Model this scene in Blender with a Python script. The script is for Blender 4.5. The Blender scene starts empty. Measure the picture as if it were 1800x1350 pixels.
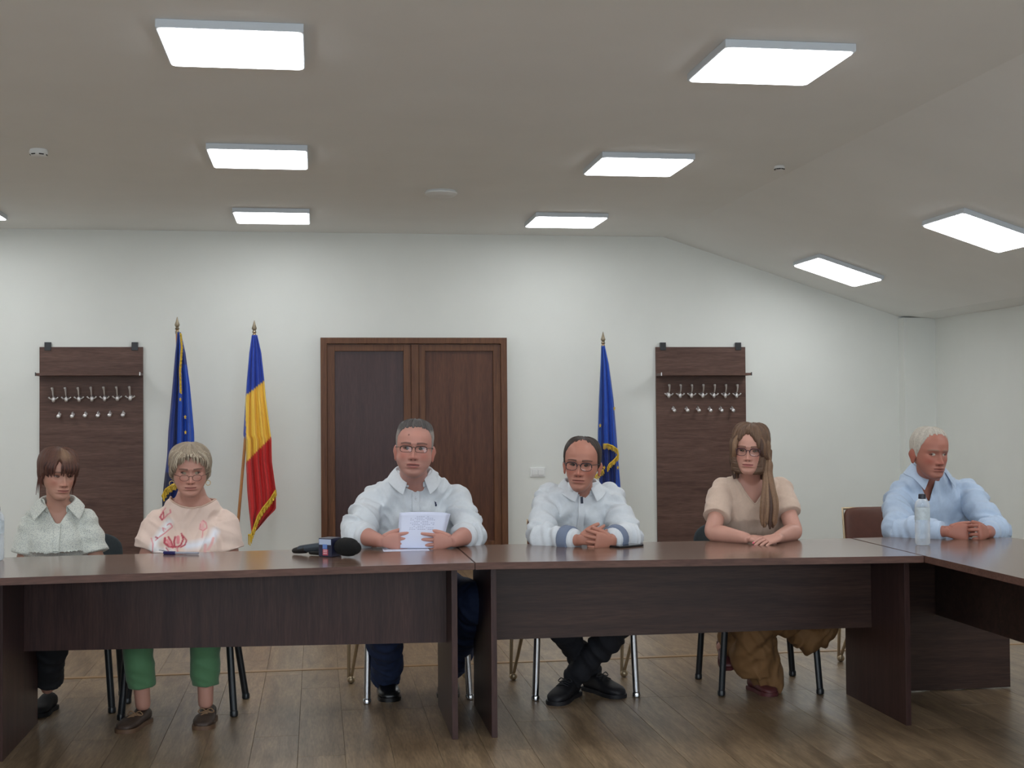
import bpy, bmesh, math, random
import numpy as np
from mathutils import Vector, Matrix
from mathutils.bvhtree import BVHTree
random.seed(7)
RNG = np.random.RandomState(11)
S = bpy.context.scene
COL = S.collection

# ------------------------------------------------------------------ camera
FPX, CH = 2300.0, 1.38                      # focal length in pixels of the 1800-wide frame, camera height
_d = np.array([-344., -52., -FPX]); _d /= np.linalg.norm(_d)
_u = np.array([-.0076, 1., 0.]); _u[2] = -(_u[0]*_d[0]+_u[1]*_d[1])/_d[2]; _u /= np.linalg.norm(_u)
RW = np.array([np.cross(_d, _u), _d, _u])
cam_d = bpy.data.cameras.new('camera'); cam = bpy.data.objects.new('camera', cam_d); COL.objects.link(cam)
cam_d.sensor_width = 36; cam_d.lens = FPX/1800*36; cam_d.clip_end = 60
M4 = Matrix([list(RW[i])+[0] for i in range(3)]+[[0, 0, 0, 1]]); M4.translation = (0, 0, CH)
cam.matrix_world = M4
S.camera = cam

def at(px, py, Y):
    """the point of the vertical plane at distance Y that stands at this place of the photograph"""
    r = RW @ np.array([px-900, 675-py, -FPX]); r = r/r[1]*Y
    return Vector((r[0], r[1], r[2]+CH))

# ------------------------------------------------------------------ light
S.view_settings.view_transform = 'Standard'; S.view_settings.look = 'None'
S.view_settings.gamma = 1; S.view_settings.use_curve_mapping = False
S.view_settings.exposure = 0.0
PANEL_STRENGTH = 11.2
WINDOW_POWER = 45.0
w = bpy.data.worlds.new('world'); S.world = w; w.use_nodes = True
w.node_tree.nodes['Background'].inputs[0].default_value = (.62, .75, 1, 1)
w.node_tree.nodes['Background'].inputs[1].default_value = 1.0

def window_light(loc, rot, sx, sz, power):
    l = bpy.data.lights.new('daylight', 'AREA'); l.shape = 'RECTANGLE'; l.size = sx; l.size_y = sz
    l.energy = power; l.color = (.8, .9, 1)
    o = bpy.data.objects.new('daylight', l); o.location = loc; o.rotation_euler = rot; COL.objects.link(o)
for wx in (-4.2, -1.4, 1.4, 4.0):           # the windows in the wall behind the camera
    window_light((wx, -2.93, 1.65), (math.radians(90), 0, 0), 1.5, 1.3, WINDOW_POWER)

# ------------------------------------------------------------------ helpers
def lin(c):
    return tuple(((v/255)/12.92 if v/255 <= .04045 else ((v/255+.055)/1.055)**2.4) for v in c)
def mat(name, rgb, rough=.6, metal=0, emit=None, var=0, vscale=20, stretch=(1, 1, 1), spec=.5, attr=None, bump=0, bscale=60, alpha=None, rand=0, sheen=0, coat=0):
    m = bpy.data.materials.new(name); m.use_nodes = True
    nt = m.node_tree; b = nt.nodes['Principled BSDF']
    c = lin(rgb)+(1,)
    b.inputs['Base Color'].default_value = c
    b.inputs['Roughness'].default_value = rough; b.inputs['Metallic'].default_value = metal
    b.inputs['Specular IOR Level'].default_value = spec
    b.inputs['Coat Weight'].default_value = coat
    b.inputs['Sheen Weight'].default_value = sheen
    src = None
    tc = nt.nodes.new('ShaderNodeTexCoord'); mp = nt.nodes.new('ShaderNodeMapping'); mp.inputs['Scale'].default_value = stretch
    nt.links.new(tc.outputs['Object'], mp.inputs['Vector'])
    if attr:
        a = nt.nodes.new('ShaderNodeAttribute'); a.attribute_name = attr; src = a.outputs['Color']
    if var:
        n = nt.nodes.new('ShaderNodeTexNoise'); n.inputs['Scale'].default_value = vscale; n.inputs['Detail'].default_value = 6
        nt.links.new(mp.outputs[0], n.inputs['Vector'])
        hs = nt.nodes.new('ShaderNodeMapRange'); hs.inputs[1].default_value = .3; hs.inputs[2].default_value = .7
        hs.inputs[3].default_value = 1-var; hs.inputs[4].default_value = 1+var
        nt.links.new(n.outputs[0], hs.inputs[0])
        mx = nt.nodes.new('ShaderNodeVectorMath'); mx.operation = 'SCALE'
        if src: nt.links.new(src, mx.inputs[0])
        else: mx.inputs[0].default_value = c[:3]
        nt.links.new(hs.outputs[0], mx.inputs['Scale']); src = mx.outputs[0]
    if src: nt.links.new(src, b.inputs['Base Color'])
    if bump:
        n = nt.nodes.new('ShaderNodeTexNoise'); n.inputs['Scale'].default_value = bscale; n.inputs['Detail'].default_value = 4
        nt.links.new(mp.outputs[0], n.inputs['Vector'])
        bp = nt.nodes.new('ShaderNodeBump'); bp.inputs['Strength'].default_value = bump; bp.inputs['Distance'].default_value = .004
        nt.links.new(n.outputs[0], bp.inputs['Height']); nt.links.new(bp.outputs[0], b.inputs['Normal'])
    if emit:
        b.inputs['Emission Color'].default_value = lin(emit[0])+(1,); b.inputs['Emission Strength'].default_value = emit[1]
    return m

def wood(name, c1, c2, stretch, scale=5, rough=.35, spec=.5, rand=0, fine=.25):
    """streaky wood grain running along the axis with the smallest stretch; rand varies it from piece to piece"""
    m = bpy.data.materials.new(name); m.use_nodes = True
    nt = m.node_tree; L = nt.links; b = nt.nodes['Principled BSDF']
    b.inputs['Roughness'].default_value = rough; b.inputs['Specular IOR Level'].default_value = spec
    tc = nt.nodes.new('ShaderNodeTexCoord'); mp = nt.nodes.new('ShaderNodeMapping'); mp.inputs['Scale'].default_value = stretch
    oi = nt.nodes.new('ShaderNodeObjectInfo')
    add = nt.nodes.new('ShaderNodeVectorMath'); add.operation = 'ADD'
    sc = nt.nodes.new('ShaderNodeVectorMath'); sc.operation = 'SCALE'; sc.inputs[0].default_value = (31, 17, 23)
    L.new(oi.outputs['Random'], sc.inputs['Scale']); L.new(tc.outputs['Object'], add.inputs[0])
    if rand: L.new(sc.outputs[0], add.inputs[1])
    L.new(add.outputs[0], mp.inputs['Vector'])
    n1 = nt.nodes.new('ShaderNodeTexNoise'); n1.inputs['Scale'].default_value = scale; n1.inputs['Detail'].default_value = 8; n1.inputs['Roughness'].default_value = .62
    n1.inputs['Distortion'].default_value = .6
    L.new(mp.outputs[0], n1.inputs['Vector'])
    r = nt.nodes.new('ShaderNodeValToRGB'); r.color_ramp.elements[0].position = .32; r.color_ramp.elements[1].position = .7
    r.color_ramp.elements[0].color = lin(c1)+(1,); r.color_ramp.elements[1].color = lin(c2)+(1,)
    L.new(n1.outputs[0], r.inputs[0])
    n2 = nt.nodes.new('ShaderNodeTexNoise'); n2.inputs['Scale'].default_value = scale*7; n2.inputs['Detail'].default_value = 4
    L.new(mp.outputs[0], n2.inputs['Vector'])
    mr = nt.nodes.new('ShaderNodeMapRange'); mr.inputs[1].default_value = .3; mr.inputs[2].default_value = .7
    mr.inputs[3].default_value = 1-fine; mr.inputs[4].default_value = 1+fine*.6
    L.new(n2.outputs[0], mr.inputs[0])
    mul = nt.nodes.new('ShaderNodeVectorMath'); mul.operation = 'SCALE'
    L.new(r.outputs[0], mul.inputs[0]); L.new(mr.outputs[0], mul.inputs['Scale'])
    out = mul.outputs[0]
    if rand:
        mr2 = nt.nodes.new('ShaderNodeMapRange'); mr2.inputs[3].default_value = 1-rand; mr2.inputs[4].default_value = 1+rand
        L.new(oi.outputs['Random'], mr2.inputs[0])
        m2 = nt.nodes.new('ShaderNodeVectorMath'); m2.operation = 'SCALE'
        L.new(out, m2.inputs[0]); L.new(mr2.outputs[0], m2.inputs['Scale']); out = m2.outputs[0]
    L.new(out, b.inputs['Base Color'])
    return m

def mesh_of(name, V, F, m=None, smooth=False, parent=None, col=None):
    me = bpy.data.meshes.new(name)
    me.from_pydata([tuple(v) for v in V], [], [tuple(f) for f in F]); me.update()
    if smooth: me.polygons.foreach_set('use_smooth', [True]*len(me.polygons))
    if col is not None: set_col(me, col)
    return link(name, me, m, parent)
def set_col(me, col):
    a = me.color_attributes.new('col', 'FLOAT_COLOR', 'POINT')
    c = np.ones((len(me.vertices), 4), np.float32); c[:, :3] = col
    a.data.foreach_set('color', c.ravel())
def link(name, me, m=None, parent=None):
    me.name = name
    o = bpy.data.objects.new(name, me); COL.objects.link(o)
    if m is not None:
        me.materials.clear(); me.materials.append(m)
    if parent is not None:
        o.parent = parent; o.matrix_parent_inverse = Matrix.Translation(-parent.location)
    return o
def tag(o, label=None, cat=None, group=None, kind=None):
    for k, v in (('label', label), ('category', cat), ('group', group), ('kind', kind)):
        if v: o[k] = v
    return o
def empty(name, loc, label=None, cat=None, group=None, kind=None):
    o = bpy.data.objects.new(name, None); o.location = loc; o.empty_display_size = .1; COL.objects.link(o)
    return tag(o, label, cat, group, kind)
def dup_tree(o, delta, parent=None, rotz=0, pivot=None):
    """copies a thing with its parts and their sub-parts"""
    c = o.copy(); COL.objects.link(c)
    if parent is None: c.location = o.location + delta
    else: c.parent = parent
    for ch in [k for k in o.children]: dup_tree(ch, delta, c)
    return c

class G:
    """collects shapes of one mesh"""
    def __init__(s): s.V = []; s.F = []
    def add(s, V, F):
        n = len(s.V); s.V += [tuple(v) for v in V]; s.F += [tuple(i+n for i in f) for f in F]; return s
    def box(s, x0, x1, y0, y1, z0, z1, bev=0):
        if bev:
            bm = bmesh.new(); bmesh.ops.create_cube(bm, size=1)
            for v in bm.verts: v.co = ((x0+x1)/2+v.co.x*(x1-x0), (y0+y1)/2+v.co.y*(y1-y0), (z0+z1)/2+v.co.z*(z1-z0))
            bmesh.ops.bevel(bm, geom=bm.edges[:], offset=bev, segments=2, profile=.7, affect='EDGES')
            bm.verts.index_update(); s.add([v.co[:] for v in bm.verts], [[v.index for v in f.verts] for f in bm.faces]); bm.free(); return s
        V = [(x, y, z) for x in (x0, x1) for y in (y0, y1) for z in (z0, z1)]
        return s.add(V, [(0, 1, 3, 2), (4, 6, 7, 5), (0, 4, 5, 1), (2, 3, 7, 6), (0, 2, 6, 4), (1, 5, 7, 3)])
    def prism(s, poly, z0, z1):
        n = len(poly)
        V = [(x, y, z0) for x, y in poly]+[(x, y, z1) for x, y in poly]
        F = [tuple(range(n))[::-1], tuple(range(n, 2*n))]+[(i, (i+1) % n, (i+1) % n+n, i+n) for i in range(n)]
        return s.add(V, F)
    def rings(s, R, cap=True):
        n = len(R[0]); V = [p for r in R for p in r]; F = []
        for i in range(len(R)-1):
            for j in range(n):
                a, b = i*n+j, i*n+(j+1) % n; F.append((a, b, b+n, a+n))
        if cap:
            V.append(tuple(np.mean(np.array(R[0]), axis=0))); V.append(tuple(np.mean(np.array(R[-1]), axis=0)))
            k = len(V)-2; m = (len(R)-1)*n
            for j in range(n): F.append((k, (j+1) % n, j)); F.append((k+1, m+j, m+(j+1) % n))
        return s.add(V, F)
    def tube(s, pts, rad, seg=12, smooth=True, flat=1, up=None, round_end=True, sub=5):
        P = [np.array(p, float) for p in pts]; r = list(rad) if hasattr(rad, '__len__') else [rad]*len(P)
        if smooth and len(P) > 2:
            Q, q = [], []
            for i in range(len(P)-1):
                p0, p1, p2, p3 = P[max(i-1, 0)], P[i], P[i+1], P[min(i+2, len(P)-1)]
                for k in range(sub):
                    t = k/sub
                    Q.append(.5*((2*p1)+(-p0+p2)*t+(2*p0-5*p1+4*p2-p3)*t*t+(-p0+3*p1-3*p2+p3)*t**3)); q.append(r[i]+(r[i+1]-r[i])*t)
            Q.append(P[-1]); q.append(r[-1]); P, r = Q, q
        T = [P[min(i+1, len(P)-1)]-P[max(i-1, 0)] for i in range(len(P))]; T = [t/max(np.linalg.norm(t), 1e-9) for t in T]
        n0 = np.array(up, float) if up is not None else (np.array([0, 0, 1.]) if abs(T[0][2]) < .9 else np.array([0, 1., 0]))
        R = []
        def ring(c, t, n, rr):
            b = np.cross(t, n); return [tuple(c+(n*math.cos(a)*flat+b*math.sin(a))*rr) for a in [2*math.pi*k/seg for k in range(seg)]]
        N = []
        for t in T:
            n0 = n0-t*np.dot(n0, t); n0 = n0/max(np.linalg.norm(n0), 1e-9); N.append(n0)
        if round_end:
            for a in (.25, .65): R.append(ring(P[0]-T[0]*r[0]*(1-a)**1.0*.9, T[0], N[0], r[0]*math.sqrt(1-(1-a)**2)))
        for c, t, n, rr in zip(P, T, N, r): R.append(ring(c, t, n, rr))
        if round_end:
            for a in (.65, .25): R.append(ring(P[-1]+T[-1]*r[-1]*(1-a)*.9, T[-1], N[-1], r[-1]*math.sqrt(1-(1-a)**2)))
        return s.rings(R)
    def ball(s, c, rx, ry=None, rz=None, M=None, u=16, v=10):
        ry = ry or rx; rz = rz or rx; R = []
        for i in range(1, v):
            t = math.pi*i/v
            R.append([(rx*math.sin(t)*math.cos(2*math.pi*j/u), ry*math.sin(t)*math.sin(2*math.pi*j/u), rz*math.cos(t)) for j in range(u)])
        k = G().rings(R)
        V = [(M @ Vector(p) if M else Vector(p))+Vector(c) for p in k.V]
        return s.add(V, k.F)
    def lathe(s, c, prof, seg=20, axis='z'):
        R = []
        for r, h in prof:
            ring = []
            for j in range(seg):
                a = 2*math.pi*j/seg; x, y = r*math.cos(a), r*math.sin(a)
                ring.append({'z': (c[0]+x, c[1]+y, c[2]+h), 'y': (c[0]+x, c[1]+h, c[2]+y), 'x': (c[0]+h, c[1]+x, c[2]+y)}[axis])
            R.append(ring)
        return s.rings(R)
    def fixed(s):
        me = bpy.data.meshes.new('t'); me.from_pydata(s.V, [], s.F); me.update()
        bm = bmesh.new(); bm.from_mesh(me); bmesh.ops.recalc_face_normals(bm, faces=bm.faces[:]); bm.to_mesh(me); bm.free()
        return me
    def build(s, name, m, parent=None, smooth=False, angle=None):
        me = s.fixed(); o = link(name, me, m, parent)
        if smooth:
            me.polygons.foreach_set('use_smooth', [True]*len(me.polygons))
            if angle is not None: me.set_sharp_from_angle(angle=math.radians(angle))
        return o
    def voxel(s, size, smooth=3, fac=.6):
        me = s.fixed(); o = bpy.data.objects.new('t', me); COL.objects.link(o)
        r = o.modifiers.new('r', 'REMESH'); r.mode = 'VOXEL'; r.voxel_size = size
        if smooth:
            q = o.modifiers.new('s', 'SMOOTH'); q.iterations = smooth; q.factor = fac
        dg = bpy.context.evaluated_depsgraph_get(); dg.update()
        out = bpy.data.meshes.new_from_object(o.evaluated_get(dg))
        bpy.data.objects.remove(o); bpy.data.meshes.remove(me)
        out.polygons.foreach_set('use_smooth', [True]*len(out.polygons))
        return out

_LAT = RNG.rand(32, 32, 32)
def noise3(p):
    p = np.asarray(p, float); i = np.floor(p).astype(int); f = p-i; f = f*f*(3-2*f); i &= 31; j = (i+1) & 31
    def L(a, b, c): return _LAT[a, b, c]
    x0, y0, z0, x1, y1, z1 = i[:, 0], i[:, 1], i[:, 2], j[:, 0], j[:, 1], j[:, 2]; fx, fy, fz = f[:, 0], f[:, 1], f[:, 2]
    a = L(x0, y0, z0)*(1-fx)+L(x1, y0, z0)*fx; b = L(x0, y1, z0)*(1-fx)+L(x1, y1, z0)*fx
    c = L(x0, y0, z1)*(1-fx)+L(x1, y0, z1)*fx; d = L(x0, y1, z1)*(1-fx)+L(x1, y1, z1)*fx
    return (a*(1-fy)+b*fy)*(1-fz)+(c*(1-fy)+d*fy)*fz
def verts_np(me):
    a = np.empty(len(me.vertices)*3, np.float32); me.vertices.foreach_get('co', a); return a.reshape(-1, 3).astype(float)
def norms_np(me):
    a = np.empty(len(me.vertices)*3, np.float32); me.vertices.foreach_get('normal', a); return a.reshape(-1, 3).astype(float)
def set_verts(me, v):
    me.vertices.foreach_set('co', v.astype(np.float32).ravel()); me.update()
def interp(x, tab):
    return np.interp(x, [t[0] for t in tab], [t[1] for t in tab])

# ------------------------------------------------------------------ materials of the setting
M_WALL = mat('wall_paint', (226, 229, 224), .85, var=.015, vscale=3)
M_CEIL = mat('ceiling_paint', (238, 240, 238), .9, var=.015, vscale=2)
M_FLOOR = wood('floor_oak', (104, 86, 66), (150, 128, 101), (9, .9, 9), 2.2, rough=.34, spec=.5, rand=.1, fine=.3)
M_GAP = mat('floor_underlay', (78, 64, 50), .8)
M_STRIP = mat('floor_strip', (148, 118, 82), .35, var=.05)
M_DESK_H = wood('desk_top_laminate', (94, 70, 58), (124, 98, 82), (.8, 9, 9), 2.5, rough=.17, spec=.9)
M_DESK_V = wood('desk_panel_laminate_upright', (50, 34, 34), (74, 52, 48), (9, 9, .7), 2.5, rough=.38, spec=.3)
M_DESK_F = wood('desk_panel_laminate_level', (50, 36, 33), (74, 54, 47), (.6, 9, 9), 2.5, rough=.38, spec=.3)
M_EDGE = wood('desk_edge_band', (84, 58, 50), (104, 76, 66), (.8, 6, 6), 2.5, rough=.4, spec=.3)
M_RACK = wood('rack_laminate', (80, 56, 48), (108, 82, 72), (.7, 9, 9), 2.6, rough=.45, spec=.3)
M_DOOR = wood('door_wood', (88, 54, 34), (114, 76, 50), (9, 9, .6), 2.6, rough=.4, spec=.3)
M_DOOR_D = wood('door_panel_sheen_tint', (58, 37, 36), (74, 50, 48), (9, 9, .6), 2.6, rough=.35, spec=.35)  # left panel: its purple reflection is put into the wood colour
M_DOOR_P = wood('door_panel_brown', (78, 46, 32), (100, 64, 46), (9, 9, .6), 2.6, rough=.4, spec=.3)
M_CHROME = mat('chrome', (205, 207, 212), .18, 1)
M_STEEL = mat('brushed_steel', (224, 222, 222), .42, .9)
M_BLACKMETAL = mat('black_metal', (32, 34, 38), .35)
M_WHITE = mat('white_plastic', (226, 228, 226), .4)
M_BODYW = mat('lamp_white_metal', (205, 212, 218), .5)
M_PANEL = mat('lamp_diffuser', (255, 255, 255), .5, emit=((250, 252, 255), PANEL_STRENGTH))
M_BLACKPL = mat('black_plastic', (16, 17, 20), .4)
# ================================================================== the room
YB, ZC = 11.8, 3.0
XL, XR, X1, ZR = -6.35, 5.81, 3.2, 2.235
X0 = -3.9
def struct(o): return tag(o, kind='structure')

fl = struct(G().box(XL, XR, -3, YB, -.06, -.012).build('floor', M_GAP))
# floor boards: the ones in view one by one, the rest joined
PW, PL = .19, 1.32
bb = G().box(.0005, PW-.0005, .0006, PL-.0006, -.012, 0)
bm_ = bmesh.new(); me_ = bb.fixed(); bm_.from_mesh(me_)
bmesh.ops.bevel(bm_, geom=[e for e in bm_.edges if all(v.co.z > -.001 for v in e.verts)], offset=.0008, segments=1, affect='EDGES')
bm_.to_mesh(me_); bm_.free(); me_.materials.append(M_FLOOR); me_.name = 'floor_board'
rest = G(); ncol = 0
x = XL
while x < XR-.02:
    off = RNG.choice([0, .33, .66, .99])*PL+RNG.rand()*.1
    y = -3-off
    while y < YB:
        ya, yb = max(y, -3), min(y+PL, YB)
        y += PL
        if yb-ya < .05: continue
        for (a, b) in ((ya, min(yb, 7.15)), (max(ya, 7.19), yb)):      # boards are cut at the cross strip
            if b-a < .02: continue
            x2 = min(x+PW, XR)
            inview = b > 4.4 and a < 8.3 and -1.9 < x < 4.2
            if inview and x2-x > PW-.01:
                o = bpy.data.objects.new('floor_board', me_); COL.objects.link(o)
                o.location = (x, a, 0); o.scale = (1, (b-a)/PL, 1); o.parent = fl
            else:
                rest.box(x+.0006, x2-.0006, a+.0006, b-.0006, -.012, 0)
    x += PW
tag(rest.build('floor_boards', M_FLOOR, fl), kind='stuff')
G().box(XL, XR, 7.15, 7.19, -.012, .004, .0015).build('transition_strip', M_STRIP, fl)

# ceiling: level in the middle, sloping down to both side walls
def slab(x0, z0, x1, z1, t=.08):
    g = G(); g.add([(x0, -3, z0), (x1, -3, z1), (x1, YB, z1), (x0, YB, z0), (x0, -3, z0+t), (x1, -3, z1+t), (x1, YB, z1+t), (x0, YB, z0+t)],
                   [(0, 3, 2, 1), (4, 5, 6, 7), (0, 1, 5, 4), (2, 3, 7, 6), (1, 2, 6, 5), (0, 4, 7, 3)]); return g
cg = G()
prof = [(XL, ZR), (-6.05, 2.262), (X0, ZC), (X1, ZC), (5.51, 2.262), (XR, ZR)]
V = []; F = []
for k, (xx, zz) in enumerate(prof): V += [(xx, -3, zz), (xx, YB, zz), (xx, -3, zz+.1), (xx, YB, zz+.1)]
for k in range(len(prof)-1):
    a = 4*k; F += [(a, a+1, a+5, a+4), (a+2, a+6, a+7, a+3), (a, a+4, a+6, a+2), (a+1, a+3, a+7, a+5)]
F += [(0, 2, 3, 1), (len(V)-4, len(V)-3, len(V)-1, len(V)-2)]
ceil = struct(cg.add(V, F).build('ceiling', M_CEIL))

wp = [(XL-.15, -.06), (XR+.15, -.06), (XR+.15, ZR+.08), (5.51, 2.30), (X1, ZC+.05), (X0, ZC+.05), (-6.05, 2.30), (XL-.15, ZR+.08)]
def wallpoly(y0, y1, name):
    n = len(wp); V = [(a, y0, b) for a, b in wp]+[(a, y1, b) for a, b in wp]
    F = [tuple(range(n)), tuple(range(n, 2*n))[::-1]]+[(i, i+n, (i+1) % n+n, (i+1) % n) for i in range(n)]
    return struct(G().add(V, F).build(name, M_WALL))
wb = wallpoly(YB, YB+.15, 'wall_back')
struct(G().box(XR, XR+.15, -3, YB, -.06, ZR+.05).build('wall_right', M_WALL))
struct(G().box(XL-.15, XL, -3, YB, -.06, ZR+.05).build('wall_left', M_WALL))
struct(G().box(5.5, XR, YB-.13, YB, 0, 2.245).build('trim_1', M_WALL))          # boxed corner
wf = wallpoly(-3.15, -3, 'wall_front')
for i, wx in enumerate((-4.2, -1.4, 1.4, 4.0)):
    wn = empty('window_%d' % (i+1), (wx, -3, 1), kind='structure')
    g = G()
    for a, b, c, d_ in ((-.8, .8, .95, 1.0), (-.8, .8, 2.3, 2.35), (-.8, -.75, .95, 2.35), (.75, .8, .95, 2.35), (-.025, .025, .95, 2.35)):
        g.box(wx+a, wx+b, -3.0, -2.96, c, d_)
    g.build('window_frame', M_WHITE, wn)
    G().box(wx-.85, wx+.85, -3.0, -2.85, .91, .95, .005).build('window_sill', M_WHITE, wn)
    G().box(wx-.76, wx+.76, -2.995, -2.985, 1, 2.3).build('window_glass', mat('window_daylight', (215, 228, 245), .1, emit=((200, 222, 255), .9)), wn)
g = G().box(XL, .0, YB-.012, YB, 0, .07); g.build('b', M_WHITE).name = 'baseboard_back'; struct(bpy.data.objects['baseboard_back'])
g = G().box(1.76, 5.5, YB-.012, YB, 0, .07); o = g.build('baseboard_back', M_WHITE); struct(o)
struct(G().box(XR-.012, XR, -3, YB-.13, 0, .07).build('baseboard_right', M_WHITE))
struct(G().box(XL, XL+.012, -3, YB, 0, .07).build('baseboard_left', M_WHITE))

# ------------------------------------------------------------------ double door in the back wall
def at2(px, py, Y=11.72): p = at(px, py, Y); return p.x, p.z
door = empty('door_1', (.87, YB, 0), kind='structure')
dx = [at2(p, 700)[0] for p in (563.7, 574, 588.6, 710, 723.8, 736, 748, 868, 881.7, 891.7)]
dz = [at2(727, p)[1] for p in (593.5, 603.4, 617)]
Y0 = YB
g = G()
g.box(dx[0], dx[1]+.004, Y0-.085, Y0, 0, dz[0], .004); g.box(dx[8]-.004, dx[9], Y0-.085, Y0, 0, dz[0], .004); g.box(dx[1], dx[8], Y0-.085, Y0, dz[1]-.004, dz[0], .004)
g.build('door_frame', M_DOOR, door)
for (a, b, c, d_, mp_) in ((dx[1], dx[2], dx[3], dx[4], M_DOOR_D), (dx[5], dx[6], dx[7], dx[8], M_DOOR_P)):
    lf = G().box(a+.004, b, Y0-.062, Y0-.012, .01, dz[1]-.008, .004)
    lf.box(c, d_-.003, Y0-.062, Y0-.012, .01, dz[1]-.008, .004); lf.box(b, c, Y0-.062, Y0-.012, dz[2], dz[1]-.008, .004); lf.box(b, c, Y0-.062, Y0-.012, .01, .22, .004)
    lf = lf.build('door_leaf', M_DOOR, door)
    G().box(b, c, Y0-.036, Y0-.02, .22, dz[2]).build('door_panel', mp_, lf)
g = G().box(dx[4]-.002, dx[5]+.002, Y0-.074, Y0-.03, .01, dz[1]-.008, .004); g.build('astragal', M_DOOR, door)
hnd = G().box(dx[5]+.012, dx[5]+.045, Y0-.072, Y0-.062, .93, 1.13, .004)
hnd.tube([(dx[5]+.028, Y0-.07, 1.05), (dx[5]+.028, Y0-.11, 1.05), (dx[5]+.13, Y0-.115, 1.05)], .009)
hnd.build('door_handle', M_STEEL, door)

# ------------------------------------------------------------------ ceiling lights
def make_light():
    t = empty('ceiling_light', (0, 0, 0))
    g = G(); g.box(-.3, .3, -.3, .3, -.036, 0, .004)
    g.build('lamp_housing', M_BODYW, t)
    r, n, P = .03, 6, []
    for cx, cy, a0 in ((1, 1, 0), (-1, 1, 90), (-1, -1, 180), (1, -1, 270)):
        for k in range(n+1):
            a = math.radians(a0+90*k/n); P.append((cx*(.293-r)+r*math.cos(a), cy*(.293-r)+r*math.sin(a)))
    G().prism(P, -.04, -.03).build('lamp_diffuser', M_PANEL, t)
    return t
L0 = make_light()
spots = []
names = {(0, 5.765): 'square ceiling light at the front left of the two middle rows, largest on the left', (0, 8.25): 'second ceiling light of the left middle row',
         (0, 10.73): 'ceiling light nearest the back wall above the two flags', (1, 5.765): 'square ceiling light largest on the right, at the front of its row',
         (1, 8.25): 'second ceiling light of the row leading to the single blue flag', (1, 10.73): 'ceiling light nearest the back wall right of the door',
         (2, 8.25): 'ceiling light on the sloping ceiling cut by the right edge', (2, 10.73): 'whole ceiling light on the slope near the back wall',
         (-1, 10.73): 'ceiling light cut off by the left edge of the photo'}
first = True
tilt = math.atan((ZC-2.262)/(5.51-X1))
for c, X in ((-2, -5.15), (-1, -2.76), (0, -.345), (1, 2.07), (2, 4.46)):
    for Y in (10.73, 8.25, 5.765, 3.28, .8, -1.6):
        t = L0 if first else None
        if t is None:
            t = L0.copy(); COL.objects.link(t)
            for ch in L0.children:
                k = ch.copy(); COL.objects.link(k); k.parent = t
        first = False
        z = ZC
        t.rotation_euler = (0, 0, 0)
        if c == 2: z = ZC-(X-X1)*math.tan(tilt); t.rotation_euler = (0, tilt, 0)
        if c == -2: z = ZC-(X0-X)*math.tan(tilt); t.rotation_euler = (0, -tilt, 0)
        t.location = (X, Y, z-.001)
        lab = names.get((c, Y), 'square ceiling light outside the view')
        tag(t, lab, 'ceiling light', 'square surface mounted ceiling lights')

# smoke detectors and the small sensor
def detector(p, r, h, label, dark=True, name='smoke_detector'):
    t = empty(name, p, label, 'detector')
    x, y, z = p
    G().lathe((x, y, z), [(r*.9, 0), (r, -h*.3), (r, -h*.5), (r*.8, -h*.85), (r*.5, -h), (.001, -h)], 24).build('detector_body', M_WHITE, t, True, 40)
    g = G()
    for a in range(0, 360, 60):
        ca, sa = math.cos(math.radians(a)), math.sin(math.radians(a)); k = r*.86
        g.tube([(x+ca*k-sa*.012, y+sa*k+ca*.012, z-h*.72), (x+ca*k+sa*.012, y+sa*k-ca*.012, z-h*.72)], .004, 6)
    if dark: g.build('sensing_slots', M_BLACKPL, t)
def on_ceil(px, py, z):
    r = RW @ np.array([px-900, 675-py, -FPX]); k = (z-CH)/r[2]; return (r[0]*k, r[1]*k, z)
detector(on_ceil(68, 263, ZC), .055, .045, 'small white smoke detector on the ceiling at far left')
detector(on_ceil(775, 336, ZC), .12, .045, 'wide flat white disc detector between the two light rows', False, 'ceiling_detector')
detector(on_ceil(1370, 292, ZC), .035, .03, 'tiny ceiling sensor over the right half of the room', True, 'ceiling_sensor')

# wall switch plate
p = at(945, 830, YB)
t = empty('wall_socket', (p.x, YB, p.z), 'white double wall switch plate between the door and the balding man', 'switch')
G().box(p.x-.07, p.x+.07, YB-.012, YB, p.z-.042, p.z+.042, .005).build('cover_plate', M_WHITE, t)
for k in (-.028, .028): G().box(p.x+k-.026, p.x+k+.026, YB-.019, YB-.01, p.z-.026, p.z+.026, .004).build('rocker_switch', M_WHITE, t)

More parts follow.
